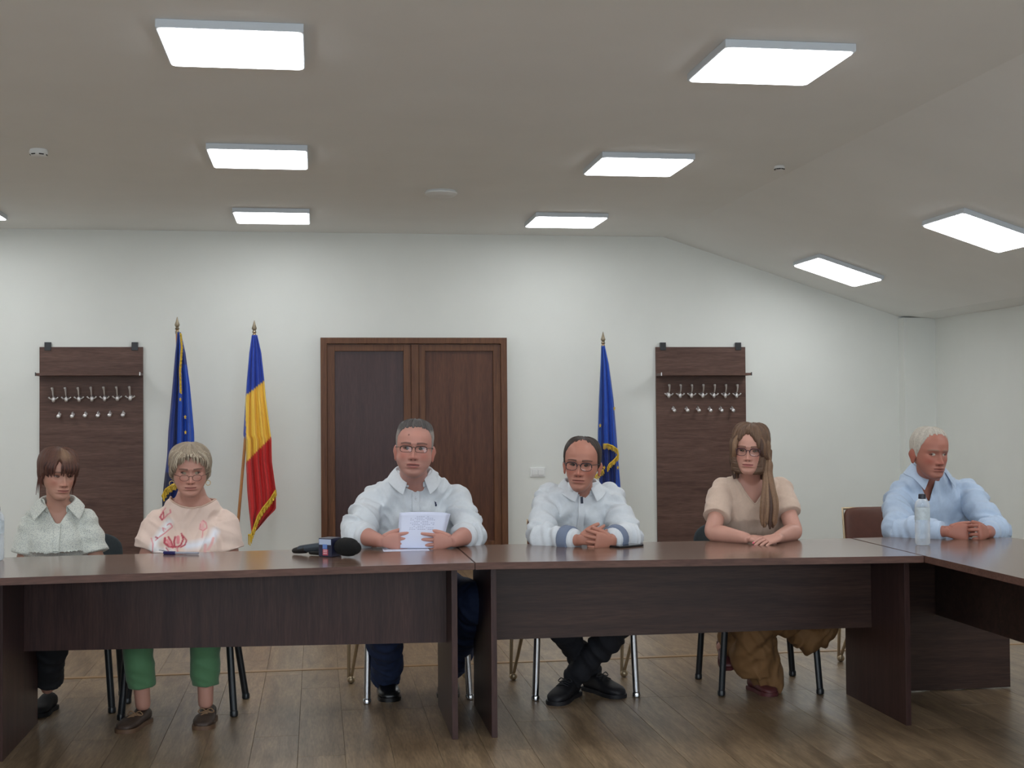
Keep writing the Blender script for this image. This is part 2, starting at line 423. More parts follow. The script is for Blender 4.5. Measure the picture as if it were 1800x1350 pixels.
# ------------------------------------------------------------------ coat racks
def coat_rack(px0, px1, label, hooks, low, nub):
    a, b = at(px0, 700, YB-.02).x, at(px1, 700, YB-.02).x
    top = at((px0+px1)/2, 610, YB-.02).z; zs = at((px0+px1)/2, 657, YB-.1).z
    t = empty('coat_rack', ((a+b)/2, YB, 0), label, 'coat rack', 'brown wall coat racks')
    G().box(a, b, YB-.022, YB-.001, .04, top, .002).build('back_panel', M_RACK, t)
    G().box(a, b, YB-.2, YB-.022, zs-.018, zs+.004, .002).build('hat_shelf', M_RACK, t)
    for x0 in (a+.004, b-.004):
        G().box(x0-.004, x0+.004, YB-.205, YB-.195, zs-.02, zs+.01, .001).build('shelf_end_cap', M_STEEL if (x0 > (a+b)/2) == (a < 0) else M_BLACKMETAL, t)
    c = (a+b)/2; hw = (b-a)*.42
    for k in (-1, 1):
        G().box(c+k*hw-.027, c+k*hw+.027, YB-.03, YB-.001, top-.03, top+.042, .003).build('wall_bracket', M_BLACKMETAL, t)
    def hook(px, py, lean):
        q = at(px, py, YB-.03); x, y, z = q.x, YB-.022, q.z; g = G()
        g.lathe((x, y, z), [(.019, 0), (.019, -.006), (.012, -.014), (.008, -.02)], 14, 'y')
        g.ball((x, y-.03, z-.012), .017, .014, .026, u=12, v=8)
        g.tube([(x, y-.01, z+.01), (x, y-.045, z+.02), (x, y-.062, z+.06), (x-lean*.004, y-.066, z+.085)], [.006, .006, .008, .013], 8)
        for k in (-1, 1):
            g.tube([(x, y-.016, z), (x+k*.022, y-.034, z-.008), (x+k*.037, y-.038, z+.005)], [.005, .005, .008], 8)
        g.build('coat_hook', M_STEEL, t, True)
    def low_hook(px, py):
        q = at(px, py, YB-.03); x, y, z = q.x, YB-.022, q.z; g = G()
        g.lathe((x, y, z), [(.016, 0), (.016, -.005), (.01, -.012)], 12, 'y')
        g.tube([(x, y-.004, z+.022), (x, y-.022, z+.012), (x, y-.036, z-.012), (x, y-.046, z-.014)], [.006, .009, .014, .019], 10)
        g.build('small_coat_hook', M_STEEL, t, True)
    for h in hooks: hook(h[0], h[1], 1)
    for h in low: low_hook(h[0], h[1])
    return t
coat_rack(69.3, 251.5, 'dark brown wall coat rack behind the woman with the reddish fringe', [(95+22.4*k, 700-.4*k) for k in range(7)], [(104.5, 729), (128, 729), (150.5, 728), (173, 728), (193.5, 727), (217, 727)], 0)
coat_rack(1153.5, 1311, 'dark brown wall coat rack behind the woman with long brown hair', [(1174.5+19.8*k, 693) for k in range(7)], [(1183.5, 719), (1206.5, 719), (1226.5, 719), (1247, 719), (1266.5, 719), (1286.5, 719)], 0)

# ------------------------------------------------------------------ desks
def panel(g, x, y0, y1, t=.025, z0=0, z1=.72): g.box(x, x+t, y0, y1, z0, z1, .0015); return g
def desk_top(name, poly, parent):
    g = G(); g.prism(poly, .7205, .75); me = g.fixed()
    bm = bmesh.new(); bm.from_mesh(me); bmesh.ops.bevel(bm, geom=[e for e in bm.edges if abs(e.verts[0].co.z-e.verts[1].co.z) < 1e-4], offset=.002, segments=2, affect='EDGES'); bm.to_mesh(me); bm.free()
    o = link(name, me, M_DESK_H, parent); me.materials.append(M_EDGE)
    for p in me.polygons:
        if abs(p.normal.z) < .5: p.material_index = 1
    return o
D1 = empty('conference_desk', (-.3, 5.85, 0), 'long dark wood desk in front of the two seated women on the left', 'desk', 'dark wood conference desks')
desk_top('desk_top', [(-1.32, 5.335), (.6535, 5.462), (.6455, 6.2), (-1.4, 6.11)], D1)
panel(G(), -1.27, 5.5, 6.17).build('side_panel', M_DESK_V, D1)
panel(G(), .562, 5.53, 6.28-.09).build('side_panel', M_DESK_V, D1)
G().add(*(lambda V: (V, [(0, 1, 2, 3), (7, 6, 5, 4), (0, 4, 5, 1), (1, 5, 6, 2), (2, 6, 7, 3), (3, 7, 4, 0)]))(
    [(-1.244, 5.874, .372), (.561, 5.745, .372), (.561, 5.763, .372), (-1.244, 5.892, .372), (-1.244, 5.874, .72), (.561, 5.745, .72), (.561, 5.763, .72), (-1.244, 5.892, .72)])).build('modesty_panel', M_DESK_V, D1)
D2 = empty('conference_desk', (1.6, 5.8, 0), 'long dark wood desk in front of the balding man and long-haired woman', 'desk', 'dark wood conference desks')
desk_top('desk_top', [(.6565, 5.462), (2.575, 5.306), (2.583, 6.107), (1.7, 6.145), (.6505, 6.2)], D2)
panel(G(), .73, 5.53, 6.17).build('side_panel', M_DESK_V, D2)
panel(G(), 2.538, 5.42, 6.075).build('side_panel', M_DESK_V, D2)
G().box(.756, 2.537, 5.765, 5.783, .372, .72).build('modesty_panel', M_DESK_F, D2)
D3 = empty('conference_desk', (2.97, 4.9, 0), 'dark wood side desk with rounded corner running toward the viewer', 'desk', 'dark wood conference desks')
pl = [(2.586, 3.9), (3.37, 3.9)]
for k in range(9):
    a = math.radians(90*k/8); pl.append((3.37-.3+.3*math.cos(a), 6.13-.3+.3*math.sin(a)))
pl += [(2.592, 6.11), (2.579, 5.306)]
desk_top('desk_top', pl, D3)
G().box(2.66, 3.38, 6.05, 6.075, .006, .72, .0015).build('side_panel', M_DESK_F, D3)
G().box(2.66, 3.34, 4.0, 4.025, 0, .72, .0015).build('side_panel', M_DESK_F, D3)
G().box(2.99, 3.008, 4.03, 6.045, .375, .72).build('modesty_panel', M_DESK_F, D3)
D4 = empty('conference_desk', (-1.75, 4.9, 0), 'dark wood side desk beyond the left edge, carrying the bottle cut by the frame', 'desk', 'dark wood conference desks')
desk_top('desk_top', [(-2.12, 3.9), (-1.33, 3.9), (-1.33, 5.335), (-1.41, 6.11), (-2.12, 6.11)], D4)
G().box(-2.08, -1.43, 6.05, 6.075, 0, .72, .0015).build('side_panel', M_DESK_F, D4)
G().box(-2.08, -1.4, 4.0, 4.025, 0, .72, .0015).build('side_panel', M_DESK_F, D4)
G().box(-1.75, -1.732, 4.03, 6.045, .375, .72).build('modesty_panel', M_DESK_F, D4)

# ------------------------------------------------------------------ chairs
M_SEATB = mat('grey_black_upholstery', (44, 52, 56), .85, var=.1, vscale=80, bump=.2, bscale=300)
M_SEATBR = mat('brown_leather', (94, 56, 42), .45, var=.08, vscale=30)
M_LEGB = mat('black_tube', (28, 32, 36), .3)
M_CHAMP = mat('champagne_metal', (176, 158, 130), .35, .7)
def rot2(x, y, a): return x*math.cos(a)-y*math.sin(a), x*math.sin(a)+y*math.cos(a)
def cushion(cx, cy, cz, hx, hy, hz, tilt=0, rz=0, bulge=.2, seg=14, corner=4.0):
    """rounded slab; a superellipsoid box"""
    g = G(); R = []
    for i in range(1, 12):
        t = -math.pi/2+math.pi*i/12; st = math.copysign(abs(math.sin(t))**.5, math.sin(t)); ct = abs(math.cos(t))**.35
        ring = []
        for j in range(32):
            a = 2*math.pi*j/32; e = 2/corner
            x = hx*ct*math.copysign(abs(math.cos(a))**e, math.cos(a)); y = hy*ct*math.copysign(abs(math.sin(a))**e, math.sin(a)); z = hz*st
            y, z = y*math.cos(tilt)-z*math.sin(tilt), y*math.sin(tilt)+z*math.cos(tilt)
            x, y = rot2(x, y, rz); ring.append((cx+x, cy+y, cz+z))
        R.append(ring)
    return g.rings(R)
def black_chair(fl_, fr, rl, rr, label, back_top=.8):
    """four feet on the floor: front left, front right, rear left, rear right as the viewer sees them"""
    c = [(fl_[0]+fr[0]+rl[0]+rr[0])/4, (fl_[1]+fr[1]+rl[1]+rr[1])/4]
    t = empty('conference_chair', (c[0], c[1], 0), label, 'chair', 'black framed conference chairs')
    hy = (rl[1]+rr[1]-fl_[1]-fr[1])/4; hx = .235
    for k, (p, sx, sy) in enumerate(((fl_, -1, -1), (fr, 1, -1), (rl, -1, 1), (rr, 1, 1))):
        top = (c[0]+sx*(hx-.015), c[1]+sy*(hy-.03), .43)
        G().tube([(p[0], p[1], .012), top], .0165, 12, smooth=False, round_end=False, flat=.8).lathe((p[0], p[1], 0), [(.014, 0), (.019, .004), (.019, .022), (.015, .03)], 12).build('leg', M_LEGB, t, True, 50)
    g = G(); z = .425
    a, b, y0, y1 = c[0]-hx+.015, c[0]+hx-.015, c[1]-hy+.03, c[1]+hy-.03
    g.tube([(a, y0, z), (b, y0, z), (b, y1, z), (a, y1, z), (a, y0, z)], .012, 10, smooth=False)
    for sx in (a, b): g.tube([(sx, y1, z), (sx, y1+.07, .55), (sx*.96+c[0]*.04, y1+.13, back_top-.1)], .012, 10)
    g.build('seat_frame', M_LEGB, t, True)
    cushion(c[0], c[1]-.01, .455, hx, hy+.05, .032).build('seat', M_SEATB, t, True)
    cushion(c[0], y1+.12, back_top-.13, hx, .13, .026, tilt=math.radians(80), corner=3.2).build('backrest', M_SEATB, t, True)
    return t
def brown_chair(fl_, fr, rl, rr, label, back_top=.83, half=.25, bh=.2, rim=0):
    c = [(fl_[0]+fr[0]+rl[0]+rr[0])/4, (fl_[1]+fr[1]+rl[1]+rr[1])/4]
    t = empty('visitor_chair', (c[0], c[1], 0), label, 'chair', 'brown leather visitor chairs')
    y0, y1 = c[1]-.22, c[1]+.2
    for p, sx in ((fl_, -1), (fr, 1)):
        G().tube([(p[0], p[1], .012), (c[0]+sx*(half-.02), p[1]+.03, .43)], .0165, 14, smooth=False, round_end=False).lathe((p[0], p[1], 0), [(.015, 0), (.02, .004), (.02, .02), (.016, .026)], 14).build('leg', M_CHROME, t, True, 50)
    for p, sx in ((rl, -1), (rr, 1)):
        g = G().tube([(p[0]-.012, p[1], .03), (p[0]-.008, p[1]-.03, .43)], [.008, .011], 10, smooth=False)
        g.tube([(p[0]+.002, p[1], .03), (p[0]+.06, p[1]-.18, .43)], [.008, .011], 10, smooth=False)
        g.ball((p[0], p[1], .02), .021, u=12, v=8); g.build('leg', M_CHAMP, t, True)
    g = G(); a, b = c[0]-half+.02, c[0]+half-.02
    g.tube([(a, y0, .43), (b, y0, .43), (b, y1, .43), (a, y1, .43), (a, y0, .43)], .012, 10, smooth=False)
    g.build('seat_frame', M_CHROME, t, True)
    cushion(c[0], c[1]-.01, .465, half, .24, .035).build('seat', M_SEATBR, t, True)
    bk = cushion(c[0], y1+.09, back_top-.16, bh, .165, .022, tilt=math.radians(82), corner=9).build('backrest', M_SEATBR, t, True)
    g = G(); z0, z1 = back_top-.33, back_top-.004; ya, yb = y1+.10-.03*rim, y1+.15-.035*rim; a, b = c[0]-bh+.012-.002*rim, c[0]+bh-.012+.002*rim; z1 -= .02*(1-rim)
    k = .014*rim
    g.tube([(a-k, y1-.02, .43), (a-k, ya, z0), (a-k, yb, z1), (b+k, yb, z1), (b+k, ya, z0), (b+k, y1-.02, .43)], .009, 8, smooth=False)
    g.build('back_frame', M_CHAMP, bk and t, True)
    return t
black_chair((-1.44, 6.28), (-.943, 6.307), (-1.44, 6.68), (-.95, 6.68), 'black framed chair under the woman with the reddish fringe', .80)
black_chair((-.88, 6.15), (-.378, 6.13), (-.90, 6.5), (-.344, 6.5), 'black framed chair under the woman in green trousers', .78)
black_chair((1.933, 6.144), (2.412, 6.09), (1.941, 6.555), (2.439, 6.535), 'black framed chair with grey back under the long-haired woman', .80)
brown_chair((.232, 6.283), (.725, 6.29), (.17, 6.77), (.762, 6.80), 'brown visitor chair with chrome front legs under the man reading papers', .78)
brown_chair((1.031, 6.21), (1.524, 6.195), (.998, 6.70), (1.575, 6.67), 'brown visitor chair with chrome front legs under the balding man', .835, .25)
brown_chair((2.90, 6.36), (3.39, 6.36), (2.835, 6.854), (3.41, 6.854), 'brown rectangular-backed visitor chair under the white-haired man', .835, .265, .245, 1)

# ------------------------------------------------------------------ flags
M_POLE = wood('flag_pole_wood', (170, 112, 62), (200, 142, 86), (9, 9, 1), 4, rough=.4)
M_CLOTH = mat('flag_satin', (255, 255, 255), .5, attr='col', sheen=.15, bump=.05, bscale=200)
M_FRINGE = mat('gold_fringe', (214, 178, 52), .6, var=.2, vscale=150)
M_SPEAR = mat('aged_brass', (150, 138, 118), .35, .8)
M_STAND = mat('cream_flag_stand', (206, 200, 178), .6)
def flag(tip, foot, out, color, label, Y=11.45, folds=5, depth=.045, fringe=None, stars=None, seed=0, extra=None):
    """out: list of (py, left px, right px) of the hanging cloth; tip, foot: pole ends in the photograph"""
    a = at(tip[0], tip[1], Y+.02); b = at(foot[0], foot[1], Y+.02); dz_ = (a-b)/(a.z-b.z); base = b-dz_*(b.z-.05)
    t = empty('flag', (base.x, base.y, 0), label, 'flag')
    G().tube([base, a-dz_*.10], .0125, 12, smooth=False).build('flag_pole', M_POLE, t, True)
    s = a-dz_*.11
    G().lathe((s.x, s.y, s.z), [(.016, -.02), (.018, 0), (.01, .012), (.02, .022), (.012, .035), (.022, .055), (.012, .085), (.002, .125)], 14).build('spear_finial', M_SPEAR, t, True, 50)
    G().lathe((base.x, base.y, 0), [(.15, 0), (.15, .03), (.05, .06), (.035, .3), (.02, .31)], 28).build('flag_stand', M_STAND, t, True, 40)
    n, m = 72, 110
    V, C = [], []
    for i in range(m+1):
        py = out[0][0]+(out[-1][0]-out[0][0])*i/m
        l = interp(py, [(o_[0], o_[1]) for o_ in out]); r = interp(py, [(o_[0], o_[2]) for o_ in out])
        v = i/m; amp = depth*(.25+.75*min(1, v*1.8))
        for j in range(n+1):
            u = j/n
            # folds gather the cloth: depth goes in and out while the outline stays
            ph = 2*math.pi*folds*(u**.9)+seed+1.3*math.sin(2.2*v+seed)
            p = at(l+(r-l)*u, py, Y-.04+amp*(math.sin(ph)+.35*math.sin(2.3*ph+1+v*3)))
            V.append(p); C.append(lin(color(u, v, l+(r-l)*u, py)))
    F = [(i*(n+1)+j, i*(n+1)+j+1, (i+1)*(n+1)+j+1, (i+1)*(n+1)+j) for i in range(m) for j in range(n)]
    cl = mesh_of('flag_cloth', V, F, M_CLOTH, True, t, np.array(C))
    so = cl.modifiers.new('s', 'SOLIDIFY'); so.thickness = .002
    if fringe:
        for fr in fringe:
            g = G(); pts = fr['pts']
            q = []
            for k in range(len(pts)-1):
                p0, p1 = pts[k], pts[k+1]; L_ = math.hypot(p1[0]-p0[0], p1[1]-p0[1]); nn = max(2, int(L_/2.2))
                for h in range(nn):
                    f_ = h/nn; q.append((p0[0]+(p1[0]-p0[0])*f_, p0[1]+(p1[1]-p0[1])*f_))
            q.append(pts[-1])
            for k, (x, y) in enumerate(q):
                dx_, dy_ = fr['d']; w_ = 1+.12*math.sin(k*2.1)
                A = at(x, y, Y-.09-.01*math.sin(k)); B = at(x+dx_*w_, y+dy_*w_, Y-.10-.012*math.sin(k*1.7))
                g.tube([A, B], [.0055, .004], 5, smooth=False)
            g.tube([at(x, y, Y-.095) for x, y in q], .007, 6, smooth=False)
            tag(g.build('flag_fringe', M_FRINGE, t, True), kind='stuff')
    for st in (stars or []):
        g = G(); c0 = at(st[0], st[1], Y-.13); R_ = .022; P = []
        for k in range(10):
            a_ = math.pi/2+k*math.pi/5; rr = R_ if k % 2 == 0 else R_*.42; P.append((c0.x+rr*math.cos(a_)*.6, c0.z+rr*math.sin(a_)))
        g.add([(x, c0.y, z) for x, z in P]+[(x, c0.y+.003, z) for x, z in P], [tuple(range(10)), tuple(range(10, 20))[::-1]]+[(k, (k+1) % 10, (k+1) % 10+10, k+10) for k in range(10)])
        g.build('star', M_FRINGE, t)
    return t
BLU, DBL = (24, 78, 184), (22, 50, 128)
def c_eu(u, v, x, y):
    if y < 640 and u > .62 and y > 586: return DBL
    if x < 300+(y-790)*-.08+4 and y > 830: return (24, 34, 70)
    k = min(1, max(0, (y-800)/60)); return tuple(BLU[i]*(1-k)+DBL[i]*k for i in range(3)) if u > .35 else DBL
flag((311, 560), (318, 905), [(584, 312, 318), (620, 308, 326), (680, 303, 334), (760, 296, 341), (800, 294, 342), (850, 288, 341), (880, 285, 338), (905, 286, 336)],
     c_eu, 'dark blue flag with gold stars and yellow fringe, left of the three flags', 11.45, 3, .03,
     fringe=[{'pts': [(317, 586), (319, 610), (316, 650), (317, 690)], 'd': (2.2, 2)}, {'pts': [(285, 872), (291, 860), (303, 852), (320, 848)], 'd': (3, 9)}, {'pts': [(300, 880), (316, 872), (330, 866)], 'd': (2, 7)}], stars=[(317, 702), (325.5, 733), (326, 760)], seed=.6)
RED, YEL, BL2 = (204, 36, 36), (246, 204, 78), (28, 66, 176)
def c_ro(u, v, x, y):
    b1 = 693+(x-434.5)*(670-693)/29.5; b2 = 812+(x-433)*(768-812)/44
    if x < 431.5+max(0, (y-700))*.012 and 690 < y < 772: return BL2
    return BL2 if y < b1 else YEL if y < b2 else RED
flag((449, 566), (418, 925), [(589, 443, 452), (620, 438.5, 459), (670, 434, 464.5), (700, 432, 467), (766, 428, 476), (772, 432.5, 477), (812, 432.5, 478), (862, 434.5, 485), (895, 437.5, 485), (910, 439, 470), (928, 441, 455), (938, 442, 446)],
     c_ro, 'blue, yellow and red striped flag, middle of the three flags', 11.4, 3.4, .028,
     fringe=[{'pts': [(484.5, 862), (476, 876), (462, 893), (453, 908), (446, 928), (440, 945)], 'd': (1.5, 9)}, {'pts': [(437, 940), (442, 940)], 'd': (0, 17)}], seed=2.1)
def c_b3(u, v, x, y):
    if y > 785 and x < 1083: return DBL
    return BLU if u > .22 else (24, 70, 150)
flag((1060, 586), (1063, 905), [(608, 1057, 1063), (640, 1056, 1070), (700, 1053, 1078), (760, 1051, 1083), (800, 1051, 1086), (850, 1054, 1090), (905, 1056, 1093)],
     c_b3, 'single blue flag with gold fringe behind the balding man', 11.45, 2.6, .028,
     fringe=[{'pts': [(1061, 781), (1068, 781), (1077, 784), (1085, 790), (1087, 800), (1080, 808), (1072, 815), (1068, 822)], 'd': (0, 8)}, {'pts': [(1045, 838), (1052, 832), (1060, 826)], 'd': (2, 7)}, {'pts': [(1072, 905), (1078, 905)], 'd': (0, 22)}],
     stars=[(1080, 718), (1055, 748), (1062, 822), (1086, 822)], seed=4)

# the pole of the third flag shows in front of the fringe
# ------------------------------------------------------------------ things on the desks
def on_desk(px, py, z=.75): return Vector(on_ceil(px, py, z))
M_FOAM = mat('black_foam', (8, 8, 9), .95, bump=.6, bscale=260)
M_MIC = mat('mic_grey', (58, 68, 78), .35, .4)
def microphone():
    a = on_desk(514, 974); b = on_desk(634, 981)
    c = a.lerp(b, .55); t = empty('microphone', (c.x, c.y, .75), 'black foam-covered reporter microphone lying in front of the reading man', 'microphone')
    ax = (b-a).normalized(); L_ = (b-a).length
    P = lambda f_, z: (a.x+ax.x*L_*f_, a.y+ax.y*L_*f_, .75+z)
    G().tube([P(.03, .016), P(.12, .021), P(.2, .026)], [.012, .017, .019], 14).build('tail_cap', M_BLACKPL, t, True)
    G().tube([P(.12, .024), P(.3, .033), P(.46, .04)], [.0165, .019, .021], 16).build('handle', M_MIC, t, True)
    G().tube([P(.73, .046), P(.77, .046), P(.84, .045), P(.90, .043), P(.925, .042)], [.036, .041, .041, .036, .028], 22).build('foam_windscreen', M_FOAM, t, True)
    G().tube([P(.28, .0145), P(.45, .0145)], .0125, 10, smooth=False).build('transmitter_block', M_BLACKPL, t, True)
    # cube carrying the channel mark
    ang = math.atan2(ax.y, ax.x); c = Vector(P(.56, .042)); h = .036
    g = G().box(-h, h, -h, h, -.041, .041, .004)
    M_ = Matrix.Translation(c) @ Matrix.Rotation(ang, 4, 'Z')
    g.V = [tuple(M_ @ Vector(v)) for v in g.V]
    cube = g.build('microphone_cube', mat('mic_cube_dark', (38, 40, 62), .3), t)
    def face(x0, x1, z0, z1, m_, nm, off=.0375):
        q = G().box(x0, x1, -off, -off+.003, z0, z1); q.V = [tuple(M_ @ Vector(v)) for v in q.V]; q.build(nm, m_, cube)
    face(-.032, .032, .012, .036, mat('mic_cube_silver', (176, 190, 214), .25), 'silver_band')
    face(-.012, .012, -.006, .014, mat('mic_cube_blue', (96, 128, 190), .3), 'blue_mark', .0382)
    face(-.012, .016, -.034, -.008, mat('mic_cube_red', (176, 70, 86), .4), 'red_mark')
    for z in (-.028, -.02, -.013): face(-.008, .012, z, z+.0035, mat('mic_cube_pale', (226, 190, 196), .4), 'lettering_line', .0382)
microphone()
# pen
a, b = on_desk(289, 974.5), on_desk(348, 975); t = empty('ballpoint_pen', (a+b)/2, 'pen with dark blue cap lying before the woman with glasses on the left', 'pen')
t.location.z = .75
for v in (a, b): v.z = .757
G().tube([a.lerp(b, .3), b], [.006, .0055], 12, smooth=False).build('pen_barrel', mat('pen_clear_grey', (150, 150, 160), .25), t, True)
G().tube([a, a.lerp(b, .31)], .0075, 12, smooth=False).tube([a+Vector((0, -.008, .004)), a.lerp(b, .28)+Vector((0, -.008, .004))], .0025, 6, smooth=False).build('pen_cap', mat('pen_blue', (36, 34, 96), .3), t, True)
# phone
c = on_desk(1101, 961); t = empty('smartphone', (c.x, c.y, .75), 'dark smartphone lying face up by the balding man’s cuff', 'phone')
M_ = Matrix.Translation((c.x, c.y, .75)) @ Matrix.Rotation(math.radians(-60), 4, 'Z')
g = G().box(-.038, .038, -.075, .075, .0005, .009, .003); g.V = [tuple(M_ @ Vector(v)) for v in g.V]; g.build('phone_body', M_BLACKPL, t)
g = G().box(-.035, .035, -.071, .071, .009, .0097); g.V = [tuple(M_ @ Vector(v)) for v in g.V]; g.build('phone_screen', mat('screen_glass', (20, 22, 26), .06, spec=.8), t)
g = G().box(.006, .031, .038, .068, .0095, .0105, .0004); g.V = [tuple(M_ @ Vector(v)) for v in g.V]
# bottles
M_PET = bpy.data.materials.new('clear_plastic'); M_PET.use_nodes = True
nt = M_PET.node_tree; nt.nodes.clear(); o_ = nt.nodes.new('ShaderNodeOutputMaterial'); mx = nt.nodes.new('ShaderNodeMixShader'); tr = nt.nodes.new('ShaderNodeBsdfTransparent'); gl = nt.nodes.new('ShaderNodeBsdfPrincipled')
gl.inputs['Base Color'].default_value = (.75, .8, .84, 1); gl.inputs['Roughness'].default_value = .15; tr.inputs[0].default_value = (.9, .93, .95, 1)
lw = nt.nodes.new('ShaderNodeLayerWeight'); lw.inputs[0].default_value = .5
mr = nt.nodes.new('ShaderNodeMapRange'); mr.inputs[3].default_value = .25; mr.inputs[4].default_value = .9
nt.links.new(lw.outputs['Facing'], mr.inputs[0]); nt.links.new(mr.outputs[0], mx.inputs[0]); nt.links.new(tr.outputs[0], mx.inputs[1]); nt.links.new(gl.outputs[0], mx.inputs[2]); nt.links.new(mx.outputs[0], o_.inputs[0])
M_LABEL = mat('bottle_label', (190, 202, 208), .4, var=.12, vscale=60)
def bottle(p, h, label):
    t = empty('water_bottle', (p.x, p.y, .75), label, 'bottle', 'clear plastic water bottles')
    r = .0335
    pr = [(.001, .004), (r*.8, 0), (r, .008), (r, h*.2), (r*.94, h*.23), (r, h*.26), (r, h*.4), (r*.95, h*.43), (r, h*.46), (r*1.0, h*.78), (r*.86, h*.85), (r*.5, h*.905), (r*.38, h*.915), (r*.38, h*.93)]
    G().lathe((p.x, p.y, .751), pr, 28).build('bottle_body', M_PET, t, True, 40)
    G().lathe((p.x, p.y, .751), [(.001, h*.905), (r*.46, h*.905), (r*.52, h*.915), (r*.5, h*.985), (r*.44, h), (.001, h)], 20).build('bottle_cap', mat('cap_dark_blue', (16, 22, 40), .4), t, True, 40)
    g = G(); R_ = [[(p.x+(r+.0008)*math.cos(a_), p.y+(r+.0008)*math.sin(a_), .751+z) for a_ in [2*math.pi*k/28 for k in range(28)]] for z in (h*.5, h*.74)]
    g.rings(R_, cap=False).build('bottle_label_band', M_LABEL, t, True)
bottle(on_desk(1622, 958), .235, 'clear water bottle with dark cap in front of the white-haired man')
bottle(on_desk(-7, 985), .235, 'clear water bottle half cut off at the left edge')
# ================================================================== people
def pchip(xs, ys, x):
    xs = np.array(xs, float); ys = np.array(ys, float); h = np.diff(xs); dlt = np.diff(ys)/h
    m = np.zeros(len(xs)); m[0], m[-1] = dlt[0], dlt[-1]
    for i in range(1, len(xs)-1):
        m[i] = 0 if dlt[i-1]*dlt[i] <= 0 else 2*dlt[i-1]*dlt[i]/(dlt[i-1]+dlt[i])
    x = np.clip(x, xs[0], xs[-1]); k = np.clip(np.searchsorted(xs, x)-1, 0, len(xs)-2)
    t = (x-xs[k])/h[k]
    return ys[k]*(2*t**3-3*t**2+1)+h[k]*m[k]*(t**3-2*t**2+t)+ys[k+1]*(-2*t**3+3*t**2)+h[k]*m[k+1]*(t**3-t**2)
